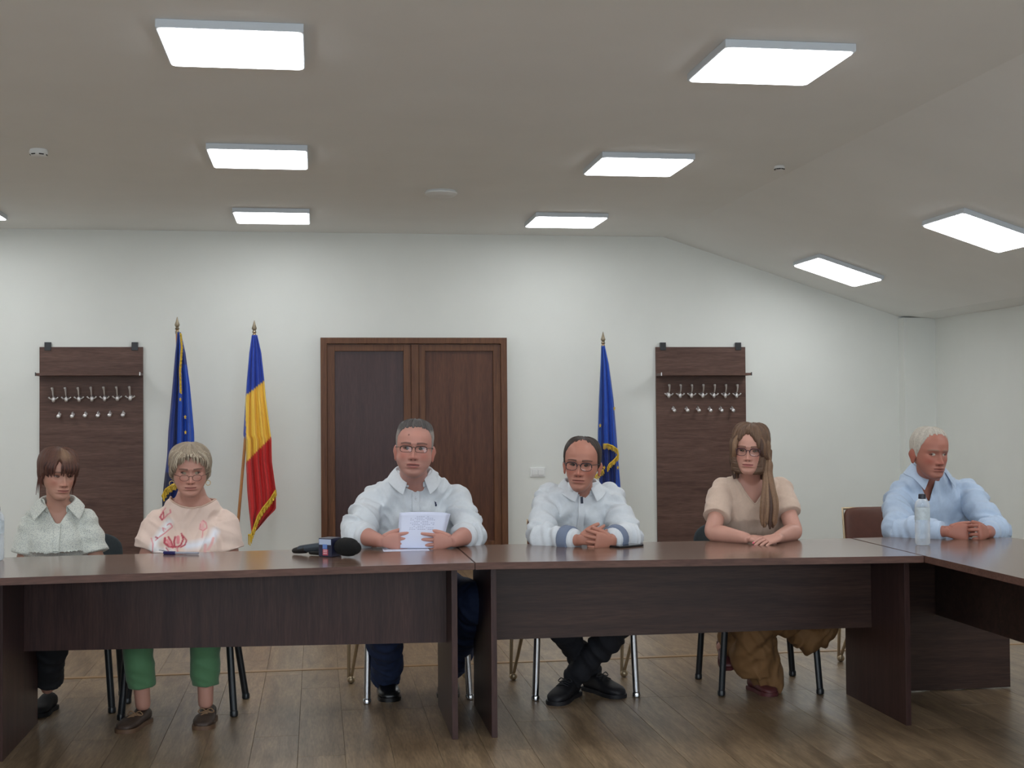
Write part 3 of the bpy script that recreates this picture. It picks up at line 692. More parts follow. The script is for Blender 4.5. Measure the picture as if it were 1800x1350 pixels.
# head profile in units of the head height: height, half width, front, back
HP = np.array([(-.52, .045, .31, .16), (-.505, .09, .355, .10), (-.47, .14, .40, .02), (-.42, .185, .415, -.06), (-.36, .222, .412, -.13), (-.29, .252, .418, -.19), (-.2, .285, .415, -.29),
               (-.1, .305, .41, -.37), (0, .318, .405, -.42), (.1, .325, .43, -.45), (.2, .33, .425, -.46), (.3, .315, .385, -.42), (.38, .275, .32, -.355), (.44, .215, .235, -.27), (.48, .14, .15, -.18), (.5, .06, .06, -.10)])
def gs(a, c, s): return np.exp(-((a-c)/s)**2)
class Head:
    def __init__(s, c, h, yaw=0, pitch=0, roll=0, wide=1, jaw=1, cheek=0, nose=1, flat=0, round_=0):
        s.c = Vector(c); s.h = h
        s.M = Matrix.Translation(s.c) @ Matrix.Rotation(math.radians(yaw), 4, 'Z') @ Matrix.Rotation(math.radians(pitch), 4, 'X') @ Matrix.Rotation(math.radians(roll), 4, 'Y') @ Matrix.Scale(h, 4)
        s.wide, s.jaw, s.cheek, s.nose = wide, jaw, cheek, nose
    def base(s, z, phi, off=0.):
        """z, phi arrays -> x, forward, z of the bare skull and jaw"""
        w_ = pchip(HP[:, 0], HP[:, 1], z); f = pchip(HP[:, 0], HP[:, 2], z); b = pchip(HP[:, 0], HP[:, 3], z)
        jw = 1+(s.jaw-1)*np.clip((-z-.05)/.25, 0, 1)*np.clip((z+.56)/.1, 0, 1)
        w_ = w_*s.wide*jw+s.cheek*gs(z, -.22, .12)
        cy, hd = (f+b)/2, (f-b)/2
        e = 2/np.interp(z, [-.45, -.15, .1, .4], [2.02, 2.2, 2.3, 2.15])
        cp, sp = np.cos(phi), np.sin(phi)
        x = (w_+off)*np.sign(sp)*np.abs(sp)**e; y = cy+(hd+off)*np.sign(cp)*np.abs(cp)**(e)
        zz = z+off*np.clip((z-.2)/.3, 0, 1)*.9
        return x, y, zz
    def face(s, x, y, z):
        fr = np.clip((y-.05)/.2, 0, 1); ax = np.abs(x); d = np.zeros_like(x)
        nz = np.interp(z, [-.235, -.21, -.19, -.165, -.14, -.08, -.02, .03, .07], [0, .022, .085, .118, .112, .07, .036, .012, 0])*s.nose
        nw = np.interp(z, [-.2, -.16, -.1, 0, .06], [.052, .05, .04, .033, .05])
        d += nz*np.exp(-np.abs(x/nw)**2.4)
        d += .046*s.nose*gs(ax, .066, .026)*gs(z, -.172, .03)
        d -= .052*gs(ax, .14, .078)*gs(z, .004, .05)
        d += .022*gs(ax, .13, .09)*gs(z, .085, .035)
        d += .022*gs(ax, .2, .07)*gs(z, -.1, .07)
        d -= .02*gs(ax, .17, .06)*gs(z, -.26, .07)
        d += .026*np.exp(-(ax/.115)**3)*gs(z, -.268, .02)+.03*np.exp(-(ax/.1)**3)*gs(z, -.318, .022)
        d -= .014*np.exp(-(ax/.1)**4)*gs(z, -.293, .011)
        d += .02*gs(ax, 0, .16)*gs(z, -.29, .08)
        d -= .02*gs(ax, 0, .12)*gs(z, -.365, .022)
        d += .026*gs(ax, 0, .09)*gs(z, -.435, .045)
        d -= .01*gs(ax-.06-.28*(-.2-z), 0, .018)*np.clip(1-np.abs(z+.25)/.07, 0, 1)
        return y+d*fr
    def surf(s, x0, z0):
        """front of the face at (x, z), head units"""
        ph = np.linspace(0, math.pi/2, 200)*(1 if x0 >= 0 else -1); zz = np.full(200, z0)
        x, y, z = s.base(zz, ph); y = s.face(x, y, z); return float(np.interp(abs(x0), np.abs(x), y))
    def W(s, x, f, z): return s.M @ Vector((x, -f, z))
    def grid(s, off=0.):
        u = np.linspace(-1, 1, 145)[:-1]; phi = math.pi*np.sign(u)*np.abs(u)**1.35
        z = np.concatenate([np.linspace(-.52, -.44, 10), np.linspace(-.43, .12, 84), np.linspace(.13, .5, 34)])
        Z, P = np.meshgrid(z, phi, indexing='ij'); return Z, P
    def mesh(s, skin, lips=(158, 88, 84), brow=None, stubble=0, red=.25, mole=None, mouth_open=0, browz=.088, shadow=0, scalp=None):
        Z, P = s.grid(); x, y, z = s.base(Z.ravel(), P.ravel()); y = s.face(x, y, z)
        if mouth_open: z = z-mouth_open*.6*gs(np.abs(x), 0, .2)*np.clip((-.295-z)/.02, 0, 1)*(y > 0)
        n = Z.shape[1]; V = np.stack([x, -y, z], 1)
        k = G(); V3 = [V[i*n:(i+1)*n].tolist() for i in range(Z.shape[0])]; k.rings(V3)
        Vh = np.array(k.V)
        x, y, z = Vh[:, 0], -Vh[:, 1], Vh[:, 2]; ax = np.abs(x); fr = np.clip((y-.1)/.15, 0, 1)
        base = np.array(lin(skin)); C = np.tile(base, (len(Vh), 1))
        def mixc(m, c): 
            nonlocal C; c = np.array(lin(c)); m = np.clip(m, 0, 1)[:, None]; C = C*(1-m)+c*m
        rd = tuple(min(255, v*k_) for v, k_ in zip(skin, (1.04, .82, .8)))
        mixc(red*2*gs(ax, .19, .09)*gs(z, -.13, .09)*fr+red*1.6*gs(ax, 0, .07)*gs(z, -.16, .06)*fr, rd)
        nn = noise3(Vh*9+3)-.5; C = C*(1+.14*nn)[:, None]
        mixc(.35*gs(ax, .14, .06)*gs(z, -.045, .025)*fr, tuple(v*.8 for v in skin))
        if stubble:
            m = stubble*np.clip((-.14-z)/.08, 0, 1)*np.clip((y+.05)/.1, 0, 1)*(1-np.exp(-(ax/.12)**4)*gs(z, -.29, .04)); mixc(m, (112, 100, 96))
        zl = z+(mouth_open*.6 if mouth_open else 0)*0
        hwid = .116
        up = (np.clip(1-(ax/hwid)**2, 0, 1))**.5
        lip = ((z < -.288+.023*up) & (z > -.293-.033*up-mouth_open*1.3*up) & (ax < hwid)).astype(float)*fr
        mixc(lip*.62, lips)
        ml = np.exp(-((z+.291+mouth_open*.45)/(.007+mouth_open*.42*up))**4)*(ax < hwid*.97)*fr
        mixc(ml*.85, (64, 30, 30))
        nost = gs(ax, .036, .016)*gs(z, -.205, .011)*fr; mixc(nost*1.3, (70, 38, 34))
        if brow:
            bz = browz+.02*np.sin(np.clip((ax-.06)/.16, 0, 1)*math.pi*.75)-.012*(ax-.06)/.15
            m = np.clip(1.4-np.abs(z-bz)/(.017*(1.15-.5*np.clip((ax-.06)/.17, 0, 1))), 0, 1)*((ax > .052) & (ax < .235))*fr; mixc(m*.85, brow)
        if mole:
            mixc(gs(x, mole[0], .012)*gs(z, mole[1], .012)*fr*1.3, (70, 34, 30))
        if scalp: mixc(scalp[1]*np.clip((z-.3)/.1, 0, 1)+scalp[1]*np.clip((.05-y)/.1, 0, 1)*(z > -.1), scalp[0])
        Vw = [s.M @ Vector(v) for v in Vh]
        return Vw, k.F, C
    def ear(s, sx, big=1):
        """an ear shell: rim, bowl and lobe"""
        g = G(); c = s.wide
        for kk in range(1):
            R = []
            for i in range(9):
                t = i/8; zc = .085-.29*t*big if False else .09*big-.27*t*big; wd = [.03, .066, .085, .09, .085, .07, .052, .045, .02][i]*big; th = [.012, .03, .036, .034, .03, .027, .025, .025, .012][i]
                ring = []
                for j in range(12):
                    a = 2*math.pi*j/12; yy = -.055-.02*(1-t)+wd*math.cos(a)*.9; xx = .318*c+th*math.sin(a)*.9+.055*(1-abs(t-.4))*(-(yy+.03))/.1*.8+.012
                    ring.append((sx*xx, -yy, zc-.03))
                R.append(ring)
            g.rings(R)
        return [s.M @ Vector(v) for v in g.V], g.F

M_SKIN = mat('skin', (255, 255, 255), .5, attr='col', spec=.4)
M_EYEW = mat('eye_white', (134, 122, 116), .5)
M_PUP = mat('pupil', (18, 14, 12), .15)
M_CREASE = mat('lash_line', (60, 38, 34), .6)
M_LENS = bpy.data.materials.new('lens_glass'); M_LENS.use_nodes = True
nt = M_LENS.node_tree; nt.nodes.clear(); o_ = nt.nodes.new('ShaderNodeOutputMaterial'); mx = nt.nodes.new('ShaderNodeMixShader'); tr = nt.nodes.new('ShaderNodeBsdfTransparent'); gl = nt.nodes.new('ShaderNodeBsdfGlossy')
gl.inputs['Roughness'].default_value = .05; mx.inputs[0].default_value = .02
nt.links.new(tr.outputs[0], mx.inputs[1]); nt.links.new(gl.outputs[0], mx.inputs[2]); nt.links.new(mx.outputs[0], o_.inputs[0])

def eyes(H, root, skin, iris=(70, 52, 40), gaze=(0, 0), openness=1.0, ex=.138, ez=.005):
    mi = mat('iris', iris, .2)
    for sx in (-1, 1):
        f0 = H.surf(sx*ex, ez); r = .052; cx, cy, cz = sx*ex, f0-r+.014, ez
        g = G().ball((cx, -cy, cz), r, u=20, v=14); g.V = [tuple(H.M @ Vector(v)) for v in g.V]
        eb = g.build('eye', M_EYEW, root, True)
        gx, gz = gaze; d = Vector((gx, -1, gz)).normalized()
        for rr, m_, nm, of in ((.0255, mi, 'iris', .002), (.012, M_PUP, 'pupil', .0035)):
            a = math.asin(rr/r); q = Vector((0, 0, 1)).rotation_difference(d); R = []
            g = G()
            for t in (a, a*.6, a*.2):
                R.append([tuple(Vector((cx, -cy, cz))+q @ Vector(((r+of*.5)*math.sin(t)*math.cos(k*math.pi/8), (r+of*.5)*math.sin(t)*math.sin(k*math.pi/8), (r+of*.5)*math.cos(t)))) for k in range(16)])
            g.rings(R); g.V = [tuple(H.M @ Vector(v)) for v in g.V]; g.build(nm, m_, eb, True)
        # lids: a shell round the ball with an almond opening, and a dark lash rim along the upper one
        V, F, n, m = [], [], 25, 21; R_ = r+.006
        for i in range(m):
            for j in range(n):
                el = -75+150*i/(m-1); az = -80+160*j/(n-1); e_, a_ = math.radians(el), math.radians(az)
                V.append(H.M @ Vector((cx+R_*math.cos(e_)*math.sin(a_), -(cy+R_*math.cos(e_)*math.cos(a_)), cz+R_*math.sin(e_))))
        def hi(az): return 22*openness*max(0, 1-(az/62)**2)
        def lo(az): return -17*openness*max(0, 1-(az/62)**2)
        for j in range(n):              # snap the rows next to the opening onto the rim
            az = -80+160*j/(n-1)
        up, dn = [], []
        V, F = [], []
        rows = 7
        for side, fn, lim in ((1, hi, 72), (-1, lo, -72)):
            b0 = len(V)
            for i in range(rows):
                for j in range(n):
                    az = -80+160*j/(n-1); el = fn(az)+(lim-fn(az))*i/(rows-1); e_, a_ = math.radians(el), math.radians(az)
                    rr = R_+(.004 if i == 0 else 0)
                    V.append(H.M @ Vector((cx+rr*math.cos(e_)*math.sin(a_), -(cy+rr*math.cos(e_)*math.cos(a_)), cz+rr*math.sin(e_))))
            F += [(b0+i*n+j, b0+i*n+j+1, b0+(i+1)*n+j+1, b0+(i+1)*n+j) for i in range(rows-1) for j in range(n-1)]
        lc = np.tile(np.array(lin(tuple(v*.93 for v in skin))), (len(V), 1))
        mesh_of('eyelid', V, F, M_SKIN, True, root, lc)
        P = []
        for k in range(13):
            az = -62+124*k/12; el = hi(az); e_, a_ = math.radians(el), math.radians(az); rr = R_+.004
            P.append(H.M @ Vector((cx+rr*math.cos(e_)*math.sin(a_), -(cy+rr*math.cos(e_)*math.cos(a_)), cz+rr*math.sin(e_))))
        G().tube(P, .0062*H.h, 6, smooth=False).build('eyelashes', M_CREASE, root, True)

def glasses(H, root, color, z=.0, hw=.095, hh=.07, cx=.14, fwd=.06, rim=.006, half=False, corner=3., tilt=0, top_only=0, tint=None):
    g = G(); f0 = H.surf(0, .02)+fwd-.03; lens = []
    for sx in (-1, 1):
        P = []
        for k in range(28):
            a = 2*math.pi*k/28; e = 2/corner
            x = sx*cx+hw*math.copysign(abs(math.cos(a))**e, math.cos(a)); zz = z+hh*math.copysign(abs(math.sin(a))**e, math.sin(a))
            P.append((x, f0-.25*(abs(x)**2)-.15*tilt*zz, zz))
        Q = [H.W(*p) for p in P]
        gg = Q+[Q[0]]; g.tube(gg, rim*H.h, 6, smooth=False, round_end=False)
        if half:
            up = [H.W(*p) for p in P[0:15]]; g.tube(up, rim*1.9*H.h, 6, smooth=False)
        lens.append([H.W(p[0], p[1]-.003, p[2]) for p in P])
        ex = sx*(cx+hw); zt = z+hh*.55
        g.tube([H.W(ex, f0-.25*ex*ex, zt), H.W(sx*(.33*H.wide), .26, zt+.01), H.W(sx*(.345*H.wide), -.02, .02)], rim*1.05*H.h, 6, smooth=False)
    g.tube([H.W(-cx+hw, f0-.01, z+.02), H.W(0, f0+.008, z+.04), H.W(cx-hw, f0-.01, z+.02)], rim*1.1*H.h, 6)
    t = g.build('glasses', mat('glasses_frame', color, .35, .2), root, True)
    for L_ in lens:
        mesh_of('lens', L_, [tuple(range(len(L_)))], tint or M_LENS, False, t)
    return t

def hair(H, zl, th, color, root, lo=-.5, strand=26, var=.35, dark=None, zs=2., extra=None, name='hair', gap=None, streak=None, bump=.25, cap_over=0, zmax=.5, ramp=.06):
    """shell over the skull: zl gives the hairline height by |phi|, th the thickness by |phi| and height"""
    u = np.linspace(-1, 1, 241)[:-1]; phi = math.pi*u
    z = np.concatenate([np.linspace(lo, .3, 90), np.linspace(.31, .5, 40)])
    Z, P = np.meshgrid(z, phi, indexing='ij'); Zf, Pf = Z.ravel(), P.ravel()
    s_ = np.abs(Pf); line = zl(Pf) if callable(zl) else interp(s_, zl)
    jag = (noise3(np.stack([Pf*14, Pf*0+2, Pf*0+5], 1))-.5)*.05
    m = np.clip((Zf-line-jag)/ramp, 0, 1)
    T = th(Pf, Zf) if callable(th) else th
    st = noise3(np.stack([Pf*strand, Zf*zs+np.sin(Pf*2)*.5, Pf*0+1.3], 1))-.5
    off = -.03*np.clip(1-m*8, 0, 1)+m**.7*T*(1+bump*2*st)
    x, y, zz = H.base(Zf, Pf, 0.)
    x2, y2, z2 = H.base(Zf, Pf, 1.)
    low = H.base(np.maximum(Zf, -.15), Pf, 0.)                 # hair does not follow the jaw in
    k = np.clip((-.05-Zf)/.1, 0, 1)*m
    x = x*(1-k)+low[0]*k; y = y*(1-k)+low[1]*k
    x = x+off*(x2-x if False else np.sin(Pf)); y = y+off*np.cos(Pf); zz = zz+off*np.clip((Zf-.1)/.35, 0, 1)
    n = Z.shape[1]; V = np.stack([x, -y, zz], 1)
    g = G(); g.rings([V[i*n:(i+1)*n].tolist() for i in range(Z.shape[0])])
    Vh = np.array(g.V); c = np.array(lin(color)); d = np.array(lin(dark or tuple(v*.6 for v in color)))
    pz = np.arctan2(Vh[:, 0], -Vh[:, 1])
    q = noise3(np.stack([pz*strand*1.6, Vh[:, 2]*zs, pz*0+9], 1))
    C = c*(1-q[:, None]*var*1.6)+d*(q[:, None]*var*1.6)
    if streak is not None:
        mk = streak(pz, Vh[:, 2], Vh)[:, None]; C = C*(1-mk[:, :1])+np.array(lin(streak.color))*mk[:, :1]
    Vw = [H.M @ Vector(v) for v in Vh]; F = list(g.F)
    if extra:
        b = len(Vw)
        for (pts, rad, cc) in extra:
            e = G().tube([H.M @ Vector((p[0], -p[1], p[2])) for p in pts], [r*H.h for r in rad], 8, flat=.55, up=(H.M.to_3x3() @ Vector((0, -1, .01))).normalized()[:], sub=5)
            o0 = len(Vw); Vw += [Vector(v) for v in e.V]; F += [tuple(i+o0 for i in f) for f in e.F]
            C = np.concatenate([C, np.tile(np.array(lin(cc)), (len(e.V), 1))])
    return mesh_of(name, Vw, F, M_HAIR, True, root, C)
M_HAIR = mat('hair', (255, 255, 255), .55, attr='col', spec=.35, var=.12, vscale=120)

# ---- hands: palm, four unequal fingers and a thumb, each finger a bent chain rooted in the palm
def hand(wrist, d, nrm, thumb, s=1.0, curl=(20, 25, 15), spread=5, thumb_out=35, tcurl=20, fan=None):
    d = Vector(d).normalized(); n = Vector(nrm); n = (n-d*n.dot(d)).normalized(); t = Vector(thumb); t = (t-d*t.dot(d)-n*t.dot(n)).normalized()
    w = Vector(wrist); g = G(); sc = s
    R = []
    for f_, hw, hd, so in ((-.012, .024, .018, 0), (.012, .027, .0175, 0), (.035, .034, .0165, 0), (.06, .040, .015, 0), (.083, .0415, .013, 0), (.096, .038, .0095, 0)):
        c = w+d*f_*sc; R.append([tuple(c+t*(hw*sc*math.copysign(abs(math.cos(a))**.8, math.cos(a)))+n*(hd*sc*math.copysign(abs(math.sin(a))**.8, math.sin(a)))) for a in [2*math.pi*k/18 for k in range(18)]])
    g.rings(R)
    tips = []
    for i, (off, L_, r) in enumerate(((.030, .071, .0088), (.010, .079, .0091), (-.011, .073, .0086), (-.031, .058, .0077))):
        ang = math.radians((1.5-i)*spread); dd = (d*math.cos(ang)+t*math.sin(ang)); cu = curl if fan is None else fan[i]
        p = w+d*(.082-.004*abs(i-1))*sc+t*off*sc; P = [p-dd*.02*sc, p]; a = 0; q = p
        for k, seg_ in enumerate((.45, .31, .26)):
            a += math.radians(cu[k]); q = q+(dd*math.cos(a)+n*math.sin(a))*L_*seg_*sc; P.append(q)
        g.tube(P, [r*1.05*sc, r*1.12*sc, r*1.0*sc, r*.92*sc, r*.78*sc], 12, sub=3); tips.append((P[-1], (P[-1]-P[-2]).normalized(), a, dd))
    a0 = math.radians(thumb_out); p = w+d*.022*sc+t*.022*sc
    q1 = p+(d*math.cos(a0)+t*math.sin(a0)+n*.25).normalized()*.036*sc; a1 = a0-math.radians(tcurl); q2 = q1+(d*math.cos(a1)+t*math.sin(a1)+n*.3).normalized()*.032*sc; q3 = q2+(d*math.cos(a1)+t*math.sin(a1)*.7+n*.35).normalized()*.024*sc
    g.tube([p, q1, q2, q3], [.0145*sc, .0118*sc, .0105*sc, .0085*sc], 12, sub=4)
    return g, tips, n

class Person:
    """skeleton in world space, forward is -Y turned by yaw"""
    def __init__(s, name_loc, label, skin):
        s.root = empty('person', name_loc, label, 'person', 'people seated behind the desks'); s.skin = skin
        s.post = []              # (V, F, C) joined to the body after the surface is grown
    def frame(s, yaw):
        a = math.radians(yaw); s.L = Vector((math.cos(a), math.sin(a), 0)); s.Fw = Vector((math.sin(a), -math.cos(a), 0))
    def torso(s, hips, neck, zs, sw, infl=0, belly=0, bust=0, dk=1.0, hipw=.185, top=1.0, seat=.50):
        """rings from the seat to the base of the neck"""
        hips, neck = Vector(hips), Vector(neck); g = G(); R = []
        T = [(hips.z-.06, .15, .10, 0), (hips.z-.02, hipw, .125, 0), (hips.z+.08, hipw, .13+belly*.6, -.3*belly), (hips.z+.2, hipw*.93, .115+belly, -.6*belly), ((hips.z+.2+zs-.14)/2+.01, (hipw*.93+sw*.95)/2, .115+belly*.6+bust*.3, -.4*belly-bust*.2),
             (zs-.15, sw*.97, .118+bust*.8, -bust*.6), (zs-.09, sw*1.0, .115+bust*.45, -bust*.3), (zs-.04, sw*.99, .098, 0), (zs-.005, sw*.90, .086, 0.004), (zs+.35*(neck.z-zs), sw*.80, .08, .008), (zs+.62*(neck.z-zs), sw*.63, .074, .01), (zs+.86*(neck.z-zs), sw*.43, .069, .012), (neck.z, .068*top, .066, .01), (neck.z+.03, .058*top, .06, .005)]
        for z, w_, d_, yo in T:
            f_ = min(1, max(0, (z-hips.z)/(neck.z-hips.z))); c = hips.lerp(neck, f_); c.z = z
            if z < hips.z: c = Vector((hips.x, hips.y, z))
            c = c+s.Fw*(-yo); w2, d2 = w_+infl, d_*dk+infl
            R.append([tuple(c+s.L*(w2*math.copysign(abs(math.cos(a))**.9, math.cos(a)))+s.Fw*(d2*math.copysign(abs(math.sin(a))**.85, math.sin(a)))) for a in [2*math.pi*k/40 for k in range(40)]])
        g.rings(R); return g

def finish_body(p, g, size=.006, skin_extra=None):
    me = g.voxel(size, 4, .55)
    V = verts_np(me); F = [tuple(q.vertices) for q in me.polygons]; bpy.data.meshes.remove(me)
    C = np.tile(np.array(lin(p.skin)), (len(V), 1))*(1+.12*(noise3(V*14)-.5))[:, None]
    Vs, Fs, Cs = [tuple(v) for v in V], F, [C]
    for (v, f, c) in p.post:
        n = len(Vs); Vs += [tuple(q) for q in v]; Fs += [tuple(i+n for i in h) for h in f]
        if c is None: c = np.tile(np.array(lin(p.skin)), (len(v), 1))
        elif isinstance(c, tuple): c = np.tile(np.array(lin(c)), (len(v), 1))
        Cs.append(c)
    return mesh_of('body', Vs, Fs, M_SKIN, True, p.root, np.concatenate(Cs))

def seg_t(V, a, b):
    a, b = np.array(a), np.array(b); d = b-a; t = ((V-a)@d)/(d@d); tc = np.clip(t, 0, 1); return t, np.linalg.norm(V-(a+d*tc[:, None]), axis=1)
def garment(g, size, name, m, root, limbs=(), amp=.006, limb_amp=.008, cut=None, paint=None, smooth=4, seed=0, fz=5., fx=17., fac=.5):
    """grown cloth: soft vertical folds on the trunk, folds across the sleeves, optional cut faces and printed colour"""
    me = g.voxel(size, smooth, fac); V = verts_np(me); N = norms_np(me)
    best = np.full(len(V), 9.); bt = np.zeros(len(V)); bi = np.zeros(len(V), int)
    acc = 0
    for i, (a, b, r) in enumerate(limbs):
        t, d = seg_t(V, a, b); d = d/r; L_ = np.linalg.norm(np.array(b)-np.array(a)); k = d < best
        best[k] = d[k]; bt[k] = t[k]*L_+i*1.7; bi[k] = i
    onl = np.clip((1.35-best)/.3, 0, 1)
    wv = V+.05*np.stack([noise3(V*6+k) for k in (1, 5, 9)], 1)
    xc = V[:, 0].mean(); wx = np.abs(wv[:, 0]-xc); sg = np.sign(wv[:, 0]-xc)*5
    q1 = np.stack([wx*fx*.8+wv[:, 2]*fx*.75+sg, wv[:, 1]*5, wv[:, 2]*fz-wx*6], 1); q2 = np.stack([wx*fx*1.5-wv[:, 2]*fx*.9+sg, wv[:, 1]*6, wv[:, 2]*fz+wx*9], 1)
    tr = .9*(noise3(q1+seed)-.5)+.8*(.3-np.abs(noise3(q2+seed+7)-.5)*2)*noise3(wv*5+seed)
    lb = noise3(np.stack([bt*34+V[:, 2]*9, wv[:, 0]*7, wv[:, 1]*7], 1)+seed)-.5+.7*(.35-np.abs(noise3(np.stack([bt*22-V[:, 0]*12, wv[:, 2]*10, wv[:, 1]*6], 1)+3+seed)-.5)*2)
    tr = tr*np.clip(wx/.03, 0, 1)
    d = amp*tr*(1-onl)*3.6+limb_amp*lb*onl*2.6
    V2 = V+N*d[:, None]; set_verts(me, V2)
    if paint is not None: set_col(me, paint(V2))
    if cut is not None:
        bm = bmesh.new(); bm.from_mesh(me)
        cen = np.array([f.calc_center_median()[:] for f in bm.faces]); kill = cut(cen); fs = bm.faces[:]
        bmesh.ops.delete(bm, geom=[f for f, k in zip(fs, kill) if k], context='FACES')
        # smooth the cut rim
        be = [e for e in bm.edges if e.is_boundary]; bv = {v for e in be for v in e.verts}
        for _ in range(6):
            nw = {v: sum((e.other_vert(v).co for e in v.link_edges if e.is_boundary), Vector())/max(1, sum(1 for e in v.link_edges if e.is_boundary)) for v in bv}
            for v in bv: v.co = v.co*.5+nw[v]*.5
        bm.to_mesh(me); bm.free()
    me.polygons.foreach_set('use_smooth', [True]*len(me.polygons))
    o = link(name, me, m, root)
    if cut is not None:
        so = o.modifiers.new('s', 'SOLIDIFY'); so.thickness = .004; so.offset = -1
    return o
def rim_tube(o, r, name, m, root, pick=None):
    """a bound edge along the open rim of a cut garment"""
    bm = bmesh.new(); bm.from_mesh(o.data); bm.verts.ensure_lookup_table()
    E_ = [e for e in bm.edges if e.is_boundary]; left = set(E_); loops = []
    while left:
        e = left.pop(); lp = [e.verts[0], e.verts[1]]
        while True:
            nx = [k for k in lp[-1].link_edges if k in left]
            if not nx: break
            left.discard(nx[0]); lp.append(nx[0].other_vert(lp[-1]))
        loops.append([v.co.copy() for v in lp])
    bm.free()
    g = G()
    for lp in loops:
        if len(lp) > 30 and (pick is None or pick(lp)): g.tube(lp, r, 6, smooth=False, round_end=False)
    if g.V: return g.build(name, m, root, True)
def bvh(o):
    return BVHTree.FromPolygons([v.co[:] for v in o.data.vertices], [tuple(p.vertices) for p in o.data.polygons])
def front(tree, x, z, y0=5.0):
    h = tree.ray_cast(Vector((x, y0, z)), Vector((0, 1, 0))); return h[0]
def strip_on(tree, pts, w, name, m, root, off=.0025, th=.003):
    """a strip of cloth lying on the front of a garment; pts are (x, z)"""
    V, F = [], []
    for k, (x, z) in enumerate(pts):
        a = pts[max(k-1, 0)]; b = pts[min(k+1, len(pts)-1)]; tx, tz = b[0]-a[0], b[1]-a[1]; l_ = math.hypot(tx, tz) or 1; nx, nz = -tz/l_*w/2, tx/l_*w/2
        A, B = front(tree, x-nx, z-nz), front(tree, x+nx, z+nz)
        if A is None or B is None: continue
        y = min(A.y, B.y)
        V += [(x-nx, y-off, z-nz), (x+nx, y-off, z+nz), (x+nx, y-off-th, z+nz), (x-nx, y-off-th, z-nz)]
    n = len(V)//4
    for k in range(n-1):
        for j in range(4): F.append((k*4+j, k*4+(j+1) % 4, k*4+4+(j+1) % 4, k*4+4+j))
    F += [(0, 1, 2, 3), (n*4-1, n*4-2, n*4-3, n*4-4)]
    g = G().add(V, F); return g.build(name, m, root, True, 40)
def collar(p, c, rx, ry, m, gap=28, stand=.028, fall=.045, point=.075, tilt=0, spread=.03, dz_front=-.03, name='collar', th=.0028):
    """shirt collar: stands up round the neck, folds over and ends in two points"""
    V, F = [], []; n = 56; prof = 9
    for i in range(n+1):
        a = math.radians(gap+(360-2*gap)*i/n)          # 0 = front
        fr = (1+math.cos(a))/2; e = max(0, 1-min(i, n-i)/9.0)       # near the two front ends
        base = Vector(c)+p.Fw*(ry*math.cos(a))+p.L*(rx*math.sin(a))+Vector((0, 0, dz_front*fr**2))
        out = (p.Fw*math.cos(a)*rx+p.L*math.sin(a)*ry).normalized()
        sgn = 1 if i < n/2 else -1
        side = p.L*sgn
        fl_ = fall+(point-fall)*e**1.2
        pts = [base+Vector((0, 0, -.012)), base+Vector((0, 0, stand*.6)), base+Vector((0, 0, stand))+out*.001, base+Vector((0, 0, stand+.003))+out*.006, base+Vector((0, 0, stand-.003))+out*.011,
               base+Vector((0, 0, stand-fl_*.35))+out*(.016+.010*(1-e))+side*spread*.3*e, base+Vector((0, 0, stand-fl_*.7))+out*(.022+.016*(1-e))+side*spread*.65*e, base+Vector((0, 0, stand-fl_))+out*(.027+.022*(1-e))+side*spread*e, base+Vector((0, 0, stand-fl_*.98))+out*(.024+.022*(1-e))+side*spread*e]
        V += pts
    F = [(i*prof+j, i*prof+j+1, (i+1)*prof+j+1, (i+1)*prof+j) for i in range(n) for j in range(prof-1)]
    o = mesh_of(name, V, F, m, True, p.root); so = o.modifiers.new('s', 'SOLIDIFY'); so.thickness = th; so.offset = 0
    sb = o.modifiers.new('b', 'SUBSURF'); sb.levels = 1; sb.render_levels = 1
    return o
def buttons(tree, pts, r, m, root, name='shirt_button'):
    for x, z in pts:
        q = front(tree, x, z)
        if q: G().lathe((q.x, q.y-.002, q.z), [(r, .001), (r, -.002), (r*.7, -.003), (.0004, -.0025)], 12, 'y').build(name, m, root, True, 50)
def cuff(a, b, r0, r1, m, root, name='cuff', th=.004, flat=1.0, up=None):
    """a band of cloth round the forearm from a to b"""
    a, b = Vector(a), Vector(b); g = G()
    g.tube([a, a.lerp(b, .15), a.lerp(b, .5), a.lerp(b, .9), b, b.lerp(a, .05), a.lerp(b, .5)], [r0*.97, r0*1.02, (r0+r1)/2*1.03, r1*1.03, r1, r1*.86, r1*.8], 22, smooth=False, round_end=False)
    return g.build(name, m, root, True)
